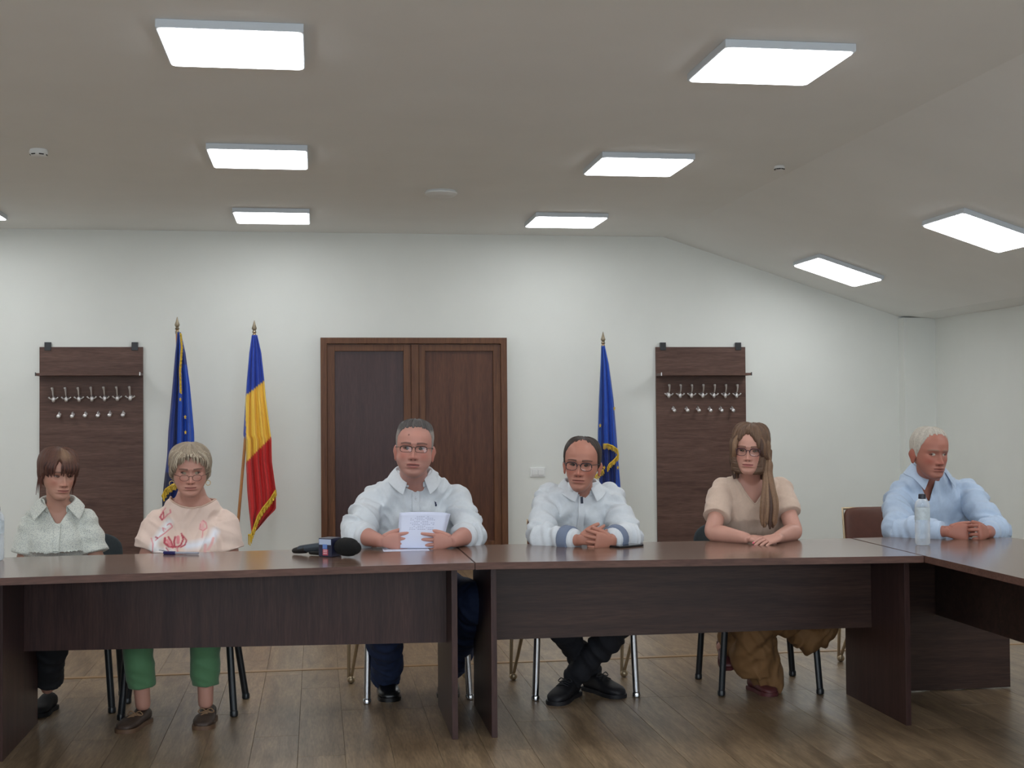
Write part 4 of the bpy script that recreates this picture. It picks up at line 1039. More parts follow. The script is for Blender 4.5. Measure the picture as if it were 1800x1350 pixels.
def shoe(toe, heel, w=.047, m=None, sole=None, root=None, h=.07, laces=None, ankle=.05, parent_name='shoe', low=False):
    """toe and heel points on the ground; uppers with a toe box, tongue and a separate sole"""
    toe, heel = Vector(toe), Vector(heel); d = (toe-heel); L_ = d.length; d.normalize(); up = Vector((0, 0, 1)); s_ = d.cross(up).normalized(); up = s_.cross(d)
    g = G(); R = []
    for f_, hw, hh in ((0, .45, .45), (.04, .72, .85), (.15, .8, 1.0), (.3, .78, 1.02 if not low else .72), (.45, .85, .86 if not low else .66), (.6, .98, .68), (.75, 1.04, .56), (.88, .93, .48), (.96, .68, .38), (1, .35, .24)):
        c = heel+d*L_*f_; hz = h*hh
        R.append([tuple(c+s_*(w*hw*math.copysign(abs(math.cos(a))**.8, math.cos(a)))+up*(.012+hz/2+hz/2*math.copysign(abs(math.sin(a))**.75, math.sin(a)))) for a in [2*math.pi*k/20 for k in range(20)]])
    g.rings(R); o = g.build(parent_name, m, root, True)
    R = []
    for f_, hw in ((-.01, .5), (.03, .82), (.15, .9), (.4, .8), (.6, 1.0), (.78, 1.1), (.9, 1.0), (.98, .72), (1.02, .35)):
        c = heel+d*L_*f_; R.append([tuple(c+s_*w*hw*x_+up*z_) for x_, z_ in ((-1, 0), (1, 0), (1.02, .009), (1, .018), (-1, .018), (-1.02, .009))])
    G().rings(R).build('sole', sole or m, o, True, 40)
    if laces:
        g = G()
        for k, f_ in enumerate((.42, .5, .58)):
            c = heel+d*L_*f_+up*(.014+h*(.9 if not low else .72)*(1-.55*(f_-.3)))
            g.tube([c-s_*w*.5-up*.006, c+up*.003, c+s_*w*.5-up*.006], .0028, 6)
            g.tube([c-s_*w*.45-up*.006, c+up*.004+d*.012, c+s_*w*.45+d*.02-up*.006], .0028, 6)
        c = heel+d*L_*.46+up*(.018+h*(.86 if not low else .66))
        for sg in (-1, 1): g.tube([c, c+s_*sg*.02+up*.01, c+s_*sg*.035-up*.004, c+s_*sg*.02-up*.006+d*.01, c], .0026, 6)
        g.build('shoelace', laces, o, True)
    return o

def arm_skin(g, Sx, E_, W_, k=1.0, mid=None):
    Sx, E_, W_ = Vector(Sx), Vector(E_), Vector(W_)
    g.tube([Sx, Sx.lerp(E_, .35), Sx.lerp(E_, .75), E_, E_.lerp(W_, .3), E_.lerp(W_, .7), W_], [.032*k, .040*k, .041*k, .039*k, .042*k, .033*k, .026*k], 16)
def sleeve(g, Sx, E_, W_, r, upto=1.0, k=(1.15, 1.15, 1.05, 1.05, 1.05, 1.0, .95), elbow_end=False):
    Sx, E_, W_ = Vector(Sx), Vector(E_), Vector(W_)
    if elbow_end:
        g.tube([Sx, Sx.lerp(E_, .3*upto), Sx.lerp(E_, .7*upto), Sx.lerp(E_, upto)], [r*k[0], r*k[1], r*k[2], r*k[3]], 20, round_end=False)
        # rounded shoulder
        g.ball(Sx, r*k[0]*.94)
    else:
        F_ = E_.lerp(W_, upto)
        g.tube([Sx, Sx.lerp(E_, .35), Sx.lerp(E_, .75), E_, E_.lerp(F_, .35), E_.lerp(F_, .75), F_], [r*v for v in k], 20, round_end=False)
        g.ball(Sx, r*k[0]*.93); g.ball(E_, r*k[3]*.98)
def legs_skin(g, hip, knee, ankle, k=1.0):
    hip, knee, ankle = Vector(hip), Vector(knee), Vector(ankle)
    g.tube([hip, hip.lerp(knee, .5), knee, knee.lerp(ankle, .3), knee.lerp(ankle, .75), ankle], [.075*k, .066*k, .052*k, .052*k, .036*k, .033*k], 16)
def trousers(g, hip, knee, ankle, rk=.068, ra=.06, upto=1.0, rh=.092):
    hip, knee, ankle = Vector(hip), Vector(knee), Vector(ankle); e = knee.lerp(ankle, upto)
    g.tube([hip, hip.lerp(knee, .5), knee.lerp(hip, .12), knee, knee.lerp(e, .12), knee.lerp(e, .5), e], [rh, rh*.92, rk*1.1, rk*1.06, rk, (rk+ra)/2, ra], 20, round_end=False)
    g.ball(hip, rh); g.ball(knee, rk*1.04)
def neck_tube(p, g, neck, H, r=.056):
    b = Vector(neck)+Vector((0, 0, -.04)); t = H.W(0, -.04, -.30); m_ = b.lerp(t, .5)
    g.tube([b, b.lerp(t, .35), m_, t, H.W(0, -.06, -.1)], [r*1.2, r*1.02, r, r*.97, r*.85], 20)
def add_head(p, H, ear=1, **kw):
    V, F, C = H.mesh(p.skin, **kw); p.post.append((V, F, C))
    if ear:
        for sx in (-1, 1):
            v, f = H.ear(sx, ear); p.post.append((v, f, tuple(min(255, q*k_) for q, k_ in zip(p.skin, (.98, .88, .86)))))
def add_hand(p, *a, **k):
    g, tips, n = hand(*a, **k); p.post.append((g.V, g.F, None)); return tips, n
def vz(o, dz_): return Vector(o)+Vector((0, 0, dz_))
M_WHITE_SHIRT = mat('white_linen', (208, 214, 219), .85, var=.03, vscale=60, bump=.25, bscale=180, sheen=.2)
M_BLUE_SHIRT = mat('pale_blue_cotton', (176, 194, 216), .85, var=.03, vscale=60, bump=.2, bscale=180, sheen=.2)
M_BTN = mat('shirt_button', (200, 204, 208), .3)

# ---------------------------------------------------------------- woman with the reddish fringe
def woman_fringe():
    p = Person(at(104, 900, 6.5)*1, 'woman with reddish brown fringe in a white patterned short-sleeved shirt, at the left end', (178, 134, 116)); p.root.location.z = 0
    p.frame(6)
    Y = 6.47; hips = at(106, 1052, Y+.07); hips.z = .52; neck = at(102, 875, Y-.02); SL, SR = at(60, 914, Y), at(152, 912, Y); zs = (SL.z+SR.z)/2; sw = (SR-SL).length/2+.028
    H = Head(at(101.5, 834, Y-.07), .222, yaw=30, pitch=6, roll=3, wide=1.0, jaw=.95, nose=.95)
    EL, ER = at(40, 996, Y-.03), at(171, 992, Y-.03); WL, WR = Vector((EL.x+.15, Y-.27, .60)), Vector((ER.x-.15, Y-.27, .60))
    g = p.torso(hips, neck, zs, sw-.012, -.012, bust=.02); neck_tube(p, g, neck, H, .046)
    for s_, e_, w_ in ((SL, EL, WL), (SR, ER, WR)): arm_skin(g, s_, e_, w_, .92)
    hl, hr = hips-p.L*.09, hips+p.L*.09
    kl, kr = Vector((hl.x-.03, 6.02, .50)), Vector((hr.x-.02, 6.04, .52))
    al, ar = Vector((-1.36, 6.22, .10)), Vector((-1.235, 6.33, .12))
    legs_skin(g, hl, kl, al, .9); legs_skin(g, hr, kr, ar, .9)
    add_head(p, H, 0, lips=(160, 88, 84), brow=(74, 46, 38), red=.2)
    add_hand(p, WL, (.6, -.5, -.35), (0, 0, -1), (.5, -.5, 0), s=.9); add_hand(p, WR, (-.6, -.5, -.35), (0, 0, -1), (-.5, -.5, 0), s=.9)
    finish_body(p, g); eyes(H, p.root, p.skin, (60, 42, 34), gaze=(.2, -.25), openness=.75)
    # clothes
    m = mat('white_blouse_print', (200, 204, 196), .85, sheen=.2); nt = m.node_tree; b = nt.nodes['Principled BSDF']
    tc = nt.nodes.new('ShaderNodeTexCoord'); mp = nt.nodes.new('ShaderNodeMapping'); mp.inputs['Scale'].default_value = (40, 40, 70); mp.inputs['Rotation'].default_value = (0, .6, 0)
    vo = nt.nodes.new('ShaderNodeTexVoronoi'); vo.feature = 'F1'; rp = nt.nodes.new('ShaderNodeValToRGB'); rp.color_ramp.elements[0].position = .24; rp.color_ramp.elements[1].position = .36
    rp.color_ramp.elements[0].color = lin((112, 124, 132))+(1,); rp.color_ramp.elements[1].color = lin((204, 207, 198))+(1,)
    nt.links.new(tc.outputs['Object'], mp.inputs[0]); nt.links.new(mp.outputs[0], vo.inputs[0]); nt.links.new(vo.outputs[0], rp.inputs[0]); nt.links.new(rp.outputs[0], b.inputs['Base Color'])
    g = p.torso(hips, neck, zs, sw, .006, bust=.03)
    for s_, e_ in ((SL, EL), (SR, ER)): sleeve(g, s_+Vector((0, 0, -.005)), e_, e_, .058, .74, (1.0, 1.1, 1.15, 1.2), True)
    vb = at(104, 921, 6.35)
    def cut(c):
        dz_ = (c[:, 2]-vb.z); k = (c[:, 1] < Y-.0) & (dz_ > 0) & (np.abs(c[:, 0]-neck.x-.012) < .012+dz_*.55)
        return k | (c[:, 2] > neck.z-.002)
    o = garment(g, .006, 'blouse', m, p.root, [(SL, EL, .06), (SR, ER, .06)], .006, .007, cut, seed=2)
    p.Fw_ = p.Fw
    collar(p, Vector((neck.x, neck.y+.0, neck.z-.012)), .073, .072, m, gap=34, stand=.02, fall=.04, point=.062, spread=.045, dz_front=-.055)
    t = bvh(o); x0 = neck.x+.012
    strip_on(t, [(x0, vb.z-.005-k*.02) for k in range(10)], .026, 'button_placket', m, p.root)
    buttons(t, [(x0, vb.z-.03-k*.055) for k in range(4)], .005, mat('dark_button', (52, 60, 66), .4), p.root)
    g = G(); trousers(g, hl, kl, al, .07, .075, .9); trousers(g, hr, kr, ar, .07, .07, .88); g.ball(hips, .17, .13, .09)
    garment(g, .009, 'trousers', mat('black_trousers', (20, 21, 26), .85), p.root, [(kl, al, .08), (kr, ar, .08)], .005, .006)
    mb = mat('black_shoe', (14, 14, 16), .7, spec=.2)
    shoe((-1.33, 6.06, 0), (-1.37, 6.29, 0), .044, mb, mb, p.root); shoe((-1.27, 6.24, .005), (-1.24, 6.46, .0), .044, mb, mb, p.root)
    # hair: fringe swept both ways from a parting, tied back, loose wisps
    def zl(ph):
        s_ = np.abs(ph); return np.interp(s_, [0, .18, .35, .8, 1.1, 1.35, 1.8, 3.2], [.12, .10, .075, .06, .0, -.06, -.2, -.32])+.02*np.sin(ph*19)+.24*np.exp(-((ph+.38)/.2)**2)
    def th(ph, z): return .05+.015*np.clip(z, 0, .4)/.4*np.cos(ph/2)**2+.02*(np.abs(ph) > 1.2)
    ex = []
    for k in range(26):
        a = -1.15+2.3*k/25+.06*math.sin(k*7); s_ = abs(a)
        if abs(a+.38) < .17: continue
        x0, y0, z0 = [float(q[0]) for q in H.base(np.array([.36]), np.array([a*.7]), .03)]; x1, y1, z1 = [float(q[0]) for q in H.base(np.array([.2]), np.array([a]), .06)]; zt = .08-.05*s_-.03*(k % 3)
        x2, y2, z2 = [float(q[0]) for q in H.base(np.array([zt]), np.array([a*1.04]), .035)]
        ex.append(([(x0, y0, z0+.02), (x1, y1, z1), (x2, y2, z2)], [.018, .028, .008], (88, 56, 46) if k % 2 else (66, 42, 36)))
    for sx in (-1, 1):
        for k in range(4): ex.append(([(sx*.33, .1-.05*k, .05), (sx*.365, .08-.06*k, -.12), (sx*(.33+.02*k), .06-.05*k, -.3-.05*k)], [.022, .016, .004], (88, 54, 44)))
    class st:
        color = (150, 122, 96)
        def __call__(s_, pz, z, V): return .6*np.exp(-((pz-.0)/.35)**2)*np.clip((z-.3)/.12, 0, 1)
    hair(H, zl, th, (94, 62, 50), p.root, extra=ex, dark=(50, 32, 28), streak=st(), strand=30)
woman_fringe()

# ---------------------------------------------------------------- woman with the blonde bob
def woman_bob():
    p = Person(at(333, 900, 6.45), 'woman with short blonde-grey bob and low glasses in a pale pink floral blouse', (186, 138, 122)); p.root.location.z = 0
    p.frame(-2)
    Y = 6.42; hips = at(334, 1050, Y+.07); hips.z = .52; neck = at(336, 866, Y-.01); SL, SR = at(279, 914, Y), at(391, 914, Y); zs = (SL.z+SR.z)/2; sw = (SR-SL).length/2+.03
    H = Head(at(334, 826, Y-.09), .228, yaw=7, pitch=9, roll=0, wide=1.06, jaw=1.04, cheek=.012, nose=.95)
    EL, ER = at(254, 1000, Y-.02), at(410, 1002, Y-.02); WL, WR = Vector((EL.x+.16, Y-.26, .59)), Vector((ER.x-.16, Y-.26, .59))
    g = p.torso(hips, neck, zs, sw-.006, -.002, bust=.03); neck_tube(p, g, neck, H, .052)
    for s_, e_, w_ in ((SL, EL, WL), (SR, ER, WR)): arm_skin(g, s_, e_, w_, 1.08)
    hl, hr = hips-p.L*.10, hips+p.L*.10
    kl, kr = Vector((-.80, 6.03, .49)), Vector((-.50, 6.03, .49)); al, ar = Vector((-.772, 6.06, .085)), Vector((-.497, 6.045, .085))
    legs_skin(g, hl, kl, al, 1.02); legs_skin(g, hr, kr, ar, 1.02)
    add_head(p, H, .8, lips=(160, 92, 88), brow=(84, 62, 50), red=.18)
    add_hand(p, WL, (.6, -.5, -.35), (0, 0, -1), (.5, -.5, 0), s=.9); add_hand(p, WR, (-.6, -.5, -.35), (0, 0, -1), (-.5, -.5, 0), s=.9)
    finish_body(p, g, .0055); eyes(H, p.root, p.skin, (60, 50, 42), gaze=(0, .12), openness=1.0)
    glasses(H, p.root, (70, 48, 46), z=-.075, hw=.088, hh=.062, cx=.125, fwd=.075, rim=.0045, half=False, corner=2.3)
    # blouse with printed magnolias: colour laid on the cloth
    LN = []
    def S_(c, w_, *pts): LN.append((c, w_, pts))
    red, pk, pale = (176, 62, 78), (214, 130, 136), (228, 176, 172)
    S_(pk, 1.1, (287, 898), (283, 905), (284, 913)); S_(red, 1.3, (287, 900), (288, 910), (285, 914)); S_(red, 1.1, (284, 904), (281, 909), (285, 914)); S_(pk, 1.1, (299, 896), (300, 901), (294, 905), (288, 912)); S_(pk, .9, (291, 893), (286, 899))
    S_(pk, 1, (300, 920), (303, 926), (297, 931), (290, 937), (280, 944), (273, 950)); S_(pk, 1, (294, 923), (298, 920), (302, 924)); S_(pk, .9, (291, 930), (286, 928), (288, 934)); S_(red, 1.4, (274, 944), (277, 946)); S_(pk, 1, (266, 946), (269, 956), (268, 970))
    S_(red, 2, (290, 946), (289, 954), (296, 960), (304, 962)); S_(red, 1.6, (296, 944), (301, 952), (304, 962)); S_(pk, 2.6, (294, 950), (299, 958)); S_(red, 1.7, (308, 944), (306, 952), (307, 961), (312, 962)); S_(pk, 2.8, (313, 944), (313, 954)); S_(red, 1.5, (319, 938), (322, 948), (318, 958), (311, 962))
    S_(red, 1.2, (322, 942), (328, 950), (325, 958), (317, 962)); S_(pk, 1.1, (311, 962), (313, 974)); S_(red, 1, (292, 963), (297, 970)); S_(pale, 3.2, (356, 918), (355, 926), (358, 930)); S_(pk, .9, (352, 921), (351, 930), (357, 933), (364, 928), (362, 919), (357, 915))
    S_(pk, .8, (357, 933), (355, 945)); S_(pale, 2.2, (375, 946), (372, 956), (366, 966)); S_(pale, 2.5, (361, 958), (360, 970)); S_((96, 90, 110), .8, (280, 967), (292, 969))
    W_L = [((232, 234, 236), 6.5, ((297, 918), (285, 934), (274, 950), (268, 966))), ((226, 226, 232), 8, ((330, 960), (345, 958), (372, 948), (378, 935))), ((232, 232, 234), 6, ((276, 966), (300, 972)))]
    def paint(V):
        # undo the view once: the print is fixed to the cloth where these points fall on the chest
        q = (V-np.array([0, 0, CH]))@RW; px = 900+FPX*q[:, 0]/-q[:, 2]; py = 675-FPX*q[:, 1]/-q[:, 2]
        C = np.tile(np.array(lin((222, 198, 184))), (len(V), 1)); fr = V[:, 1] < Y-.03
        C *= (1+.06*(noise3(V*20)-.5))[:, None]
        def put(c, w_, pts, soft):
            nonlocal C
            dd = np.full(len(V), 99.)
            for a, b in zip(pts[:-1], pts[1:]):
                a, b = np.array(a, float), np.array(b, float); d = b-a; P = np.stack([px, py], 1); t = np.clip(((P-a)@d)/max(d@d, 1e-6), 0, 1); dd = np.minimum(dd, np.linalg.norm(P-(a+t[:, None]*d), axis=1))
            k = (np.clip((w_-dd)/soft+.5, 0, 1)*fr)[:, None]; C = C*(1-k)+np.array(lin(c))*k
        for c, w_, pts in W_L: put(c, w_*.8, pts, 10)
        for c, w_, pts in LN: put(c, w_*1.0, pts, 1.0)
        return C
    m = mat('pink_floral_blouse', (255, 255, 255), .75, attr='col', sheen=.2, bump=.15, bscale=200)
    g = p.torso(hips, neck, zs, sw, .008, bust=.045)
    for s_, e_ in ((SL, EL), (SR, ER)): sleeve(g, s_+Vector((0, 0, -.01)), e_, e_, .068, .60, (1.0, 1.1, 1.12, 1.14), True)
    zb = at(336, 893, 6.33).z; nl, nr = at(299, 876, 6.4).x, at(381, 878, 6.4).x; zt = at(300, 876, 6.42).z
    def cut(c):
        u = (c[:, 0]-(nl+nr)/2)/((nr-nl)/2); line = zb+(zt-zb)*np.abs(u)**2.2
        return ((c[:, 1] < Y+.0) & (c[:, 2] > line) & (np.abs(u) < 1.0)) | ((c[:, 1] >= Y) & (c[:, 2] > zt-.01+.0*u) & (np.abs(u) < 1)) | (c[:, 2] > neck.z+.01)
    o = garment(g, .0042, 'blouse', m, p.root, [(SL, EL, .07), (SR, ER, .07)], .006, .006, cut, paint, seed=9, smooth=6)
    rim_tube(o, .0045, 'neckline_band', mat('neckline_band', (206, 178, 160), .8), p.root, lambda lp: sum(v.z for v in lp)/len(lp) > zb-.05)
    g = G(); trousers(g, hl, kl, al, .073, .060, .80, .1); trousers(g, hr, kr, ar, .073, .060, .80, .1); g.ball(hips, .19, .14, .1)
    garment(g, .006, 'trousers', mat('green_trousers', (80, 124, 86), .8, sheen=.2), p.root, [(kl, al, .07), (kr, ar, .07)], .004, .004)
    ms, mso, ml_ = mat('brown_boat_shoe', (60, 46, 38), .6, var=.3, vscale=60), mat('tan_sole', (96, 72, 54), .6), mat('tan_lace', (132, 104, 78), .7)
    shoe((-.838, 5.885, 0), (-.765, 6.11, 0), .046, ms, mso, p.root, .062, ml_, low=True); shoe((-.50, 5.885, 0), (-.485, 6.11, 0), .046, ms, mso, p.root, .062, ml_, low=True)
    for sx in (-1, 1):
        c = H.W(sx*.345*H.wide, -.02, -.23); P = [c+Vector((.0, 0, -.012))+Vector((.011*math.cos(a), 0, .012*math.sin(a))) for a in [2*math.pi*k/18 for k in range(19)]]
        G().tube(P, .0016, 6, smooth=False).build('hoop_earring', mat('gold', (206, 176, 116), .3, .9), p.root, True)
    def zl(ph):
        s_ = np.abs(ph); return np.interp(s_, [0, .3, .7, 1.0, 1.2, 1.45, 1.9, 3.2], [.31, .26, .18, .02, -.06, -.12, -.26, -.34])+.012*np.sin(ph*15)
    def th(ph, z): return .06+.028*np.clip((.3-np.abs(z-.15))/.3, 0, 1)*np.clip(np.abs(ph)/1.2, 0, 1)
    ex = []
    for k in range(84):
        a = -1.7+3.4*k/83+.05*math.sin(k*5); s_ = abs(a); part = -.12
        P0 = [float(q[0]) for q in H.base(np.array([.44]), np.array([part+(a-part)*.35]), .055)]; P1 = [float(q[0]) for q in H.base(np.array([.33]), np.array([part+(a-part)*.8]), .075)]
        zt = float(np.interp(a, [-1.7, -1.3, -1.0, -.6, -.15, .1, .7, 1.0, 1.3, 1.7], [-.16, -.09, .04, .17, .29, .26, .17, .06, -.09, -.16]))-.014*(k % 3)
        P2 = [float(q[0]) for q in H.base(np.array([max(zt+.1, -.05)]), np.array([a]), .08)]; P3 = [float(q[0]) for q in H.base(np.array([zt]), np.array([a*1.02]), .055)]
        ex.append(([tuple(P0), tuple(P1), tuple(P2), tuple(P3)], [.012, .019, .017, .004], [(162, 148, 128), (140, 124, 104), (182, 170, 150), (116, 102, 88)][(k*3) % 4]))
    hair(H, zl, th, (160, 146, 126), p.root, extra=ex, dark=(96, 84, 72), strand=26, var=.4)
woman_bob()

# ---------------------------------------------------------------- man reading papers
def man_papers():
    p = Person(at(728, 900, 6.4), 'man with short grey hair and glasses in a white shirt reading papers before the door', (184, 132, 118)); p.root.location.z = 0
    p.frame(3)
    Y = 6.42; hips = at(729, 1045, Y+.12); hips.z = .53; neck = at(726, 828, Y-.08); SL, SR = at(656, 874, Y-.03), at(800, 872, Y-.03); zs = (SL.z+SR.z)/2; sw = (SR-SL).length/2+.03
    H = Head(at(728.5, 789.5, 6.22), .26, yaw=-6, pitch=-3, roll=3, wide=1.0, jaw=1.1, cheek=.02, nose=1.0)
    EL, ER = at(628, 938, 6.22), at(826, 938, 6.22); WL, WR = at(668, 951, 6.08), at(797, 951, 6.06)
    g = p.torso(hips, neck, zs, sw-.015, -.014, belly=.05); neck_tube(p, g, neck, H, .066)
    for s_, e_, w_ in ((SL, EL, WL), (SR, ER, WR)): arm_skin(g, s_, e_, w_, 1.13)
    hl, hr = hips-p.L*.1, hips+p.L*.1
    kl, kr = Vector((.30, 6.04, .50)), Vector((.72, 6.03, .50)); al, ar = Vector((.335, 6.46, .10)), Vector((.66, 6.5, .12))
    legs_skin(g, hl, kl, al, 1.05); legs_skin(g, hr, kr, ar, 1.05)
    add_head(p, H, 1.08, lips=(164, 92, 88), brow=(74, 56, 50), stubble=.28, red=.22, mole=(-.10, .245), mouth_open=.022, scalp=((150, 122, 110), .5))
    # fingers in front of the sheets, thumbs behind
    fan = [(4, 8, 8), (6, 10, 10), (8, 12, 12), (14, 16, 14)]
    add_hand(p, WL, (1, -.12, -.02), (.1, 1, 0), (-.1, .0, 1), s=.98, fan=fan, spread=6, thumb_out=28, tcurl=10)
    add_hand(p, WR, (-1, -.08, -.02), (-.1, 1, 0), (.1, 0, 1), s=.98, fan=fan, spread=6, thumb_out=28, tcurl=10)
    finish_body(p, g, .0055); eyes(H, p.root, p.skin, (70, 62, 56), gaze=(0, .05), openness=.7)
    glasses(H, p.root, (52, 36, 34), z=-.015, hw=.105, hh=.055, cx=.135, fwd=.07, rim=.005, half=True, corner=3.2)
    g = p.torso(hips, neck, zs, sw, .014, belly=.06)
    sleeve(g, SL, EL, WL, .066, .42, (1.0, 1.16, 1.12, 1.05, 1.02, .98, .92)); sleeve(g, SR, ER, WR, .066, .36, (1.0, 1.16, 1.12, 1.05, 1.02, .98, .92))
    vb = at(731, 866, 6.25)
    def cut(c):
        dz_ = c[:, 2]-vb.z; return ((c[:, 1] < neck.y+.02) & (dz_ > 0) & (np.abs(c[:, 0]-vb.x) < .008+dz_*.62)) | (c[:, 2] > neck.z+.004)
    o = garment(g, .006, 'shirt', M_WHITE_SHIRT, p.root, [(SL, EL, .07), (EL, WL, .07), (SR, ER, .07), (ER, WR, .07)], .012, .016, cut, seed=4)
    collar(p, Vector((neck.x+.004, neck.y, neck.z-.012)), .083, .082, M_WHITE_SHIRT, gap=24, stand=.034, fall=.05, point=.078, spread=.02, dz_front=-.06)
    t = bvh(o); strip_on(t, [(vb.x+.002, vb.z-.0-k*.02) for k in range(9)], .034, 'button_placket', M_WHITE_SHIRT, p.root)
    buttons(t, [(vb.x+.002, vb.z-.03), (vb.x+.002, vb.z-.1)], .005, M_BTN, p.root)
    for e_, w_, a0, b0 in ((EL, WL, .30, .46), (ER, WR, .24, .40)): cuff(e_.lerp(w_, a0), e_.lerp(w_, b0), .063, .058, M_WHITE_SHIRT, p.root, 'rolled_cuff')
    q = at(769, 889, 6.2); g = G()                            # small navy chest embroidery
    A = front(t, q.x, q.z)
    if A:
        g.ball((A.x, A.y-.002, A.z+.006), .004, .0015, .006, u=8, v=6).ball((A.x+.002, A.y-.002, A.z-.004), .0045, .0015, .007, u=8, v=6).tube([(A.x-.004, A.y-.003, A.z+.013), (A.x+.001, A.y-.003, A.z+.006)], .0016, 6)
        g.build('chest_embroidery', mat('navy_thread', (30, 38, 70), .8), p.root, True)
    g = G(); trousers(g, hl, kl, al, .084, .07, 1.03, .1); trousers(g, hr, kr, ar, .084, .07, 1.03, .1); g.ball(hips, .2, .16, .1)
    garment(g, .007, 'jeans', mat('dark_blue_jeans', (32, 46, 78), .85, var=.12, vscale=60), p.root, [(kl, al, .08), (kr, ar, .08)], .006, .009)
    mb = mat('black_leather', (20, 20, 22), .28); shoe((.345, 6.30, 0), (.335, 6.56, 0), .052, mb, mb, p.root, .078, mb); shoe((.62, 6.32, .0), (.66, 6.58, .0), .052, mb, mb, p.root, .078, mb)
    zl = lambda ph: np.interp(np.abs(ph), [0, .3, .62, .9, 1.15, 1.35, 1.55, 1.75, 2.1, 3.2], [.37, .375, .37, .31, .21, -.02, -.1, .02, -.24, -.3])
    th = lambda ph, z: .012+.034*np.clip((z-.3)/.12, 0, 1)*np.cos(ph/2)**2+.008*np.clip(z/.3, 0, 1)
    class sides:
        color = (150, 142, 136)
        def __call__(s_, pz, z, V): return .85*np.clip((.36-z)/.05, 0, 1)*np.clip((np.abs(pz)-.8)/.2, 0, 1)
    hair(H, zl, th, (92, 88, 86), p.root, dark=(56, 53, 52), strand=40, var=.5, bump=.3, streak=sides(), ramp=.14)
    # the sheets he holds, leaning back with the lower edge on the desk
    doc = empty('document', (p.root.location.x, 6.07, .75), 'curved stack of printed white sheets held by the grey-haired man', 'papers')
    mp_ = mat('paper', (206, 212, 232), .8); pr = bpy.data.materials.new('printed_paper')
    for k, (dx_, dz_, dy_) in enumerate(((0, 0, 0), (.006, .004, .006), (.014, .002, .012), (-.004, .006, .018))):
        V, F = [], []; n, m_ = 16, 20
        TL, TR, BL, BR = at(704, 902, 6.11), at(787, 902, 6.11), at(699, 964, 6.055), at(773, 966, 6.055)
        for z_ in (BL, BR): z_.z = max(z_.z, .7535)
        for i in range(m_+1):
            for j in range(n+1):
                v, u = i/m_, j/n; q = (TL.lerp(TR, u)).lerp(BL.lerp(BR, u), v)
                V.append((q.x+dx_*(1-v*.5), q.y+dy_-.018*math.sin(math.pi*v)+.012*(2*u-1)**2+.02*(1-v)**4*-1, q.z+dz_*(1-v)-.005*(1-v)*(2*u-1)**2))
        F = [(i*(n+1)+j, i*(n+1)+j+1, (i+1)*(n+1)+j+1, (i+1)*(n+1)+j) for i in range(m_) for j in range(n)]
        o2 = mesh_of('sheet', V, F, mp_, True, doc); so = o2.modifiers.new('s', 'SOLIDIFY'); so.thickness = .0008
        if k == 0:
            g = G()
            for r_ in range(9):
                v = .10+.045*r_; x0, x1 = (.22, .8) if r_ % 3 else (.3, .62)
                for c_ in range(int((x1-x0)/.045)):
                    if (c_*7+r_*3) % 5 == 0: continue
                    u = x0+c_*.045; q0 = (TL.lerp(TR, u)).lerp(BL.lerp(BR, u), v); q1 = (TL.lerp(TR, u+.034)).lerp(BL.lerp(BR, u+.034), v)
                    y = q0.y-.018*math.sin(math.pi*v)+.012*(2*u-1)**2-.02*(1-v)**4-.0012
                    zz = q0.z-.005*(1-v)*(2*u-1)**2; g.box(q0.x, q1.x, y, y+.0003, zz, zz+.0022)
            tag(g.build('print_show_through', mat('faint_print', (168, 174, 198), .8), doc), kind='stuff')
    s2 = empty('paper_sheet', (.33, 6.0, .75), 'white sheet lying flat under the reading man’s hands', 'papers')
    g = G(); c = at(700, 966, 6.04); g.box(c.x-.07, c.x+.14, 5.985, 6.14, .7502, .7512); g.build('sheet', mp_, s2)
man_papers()

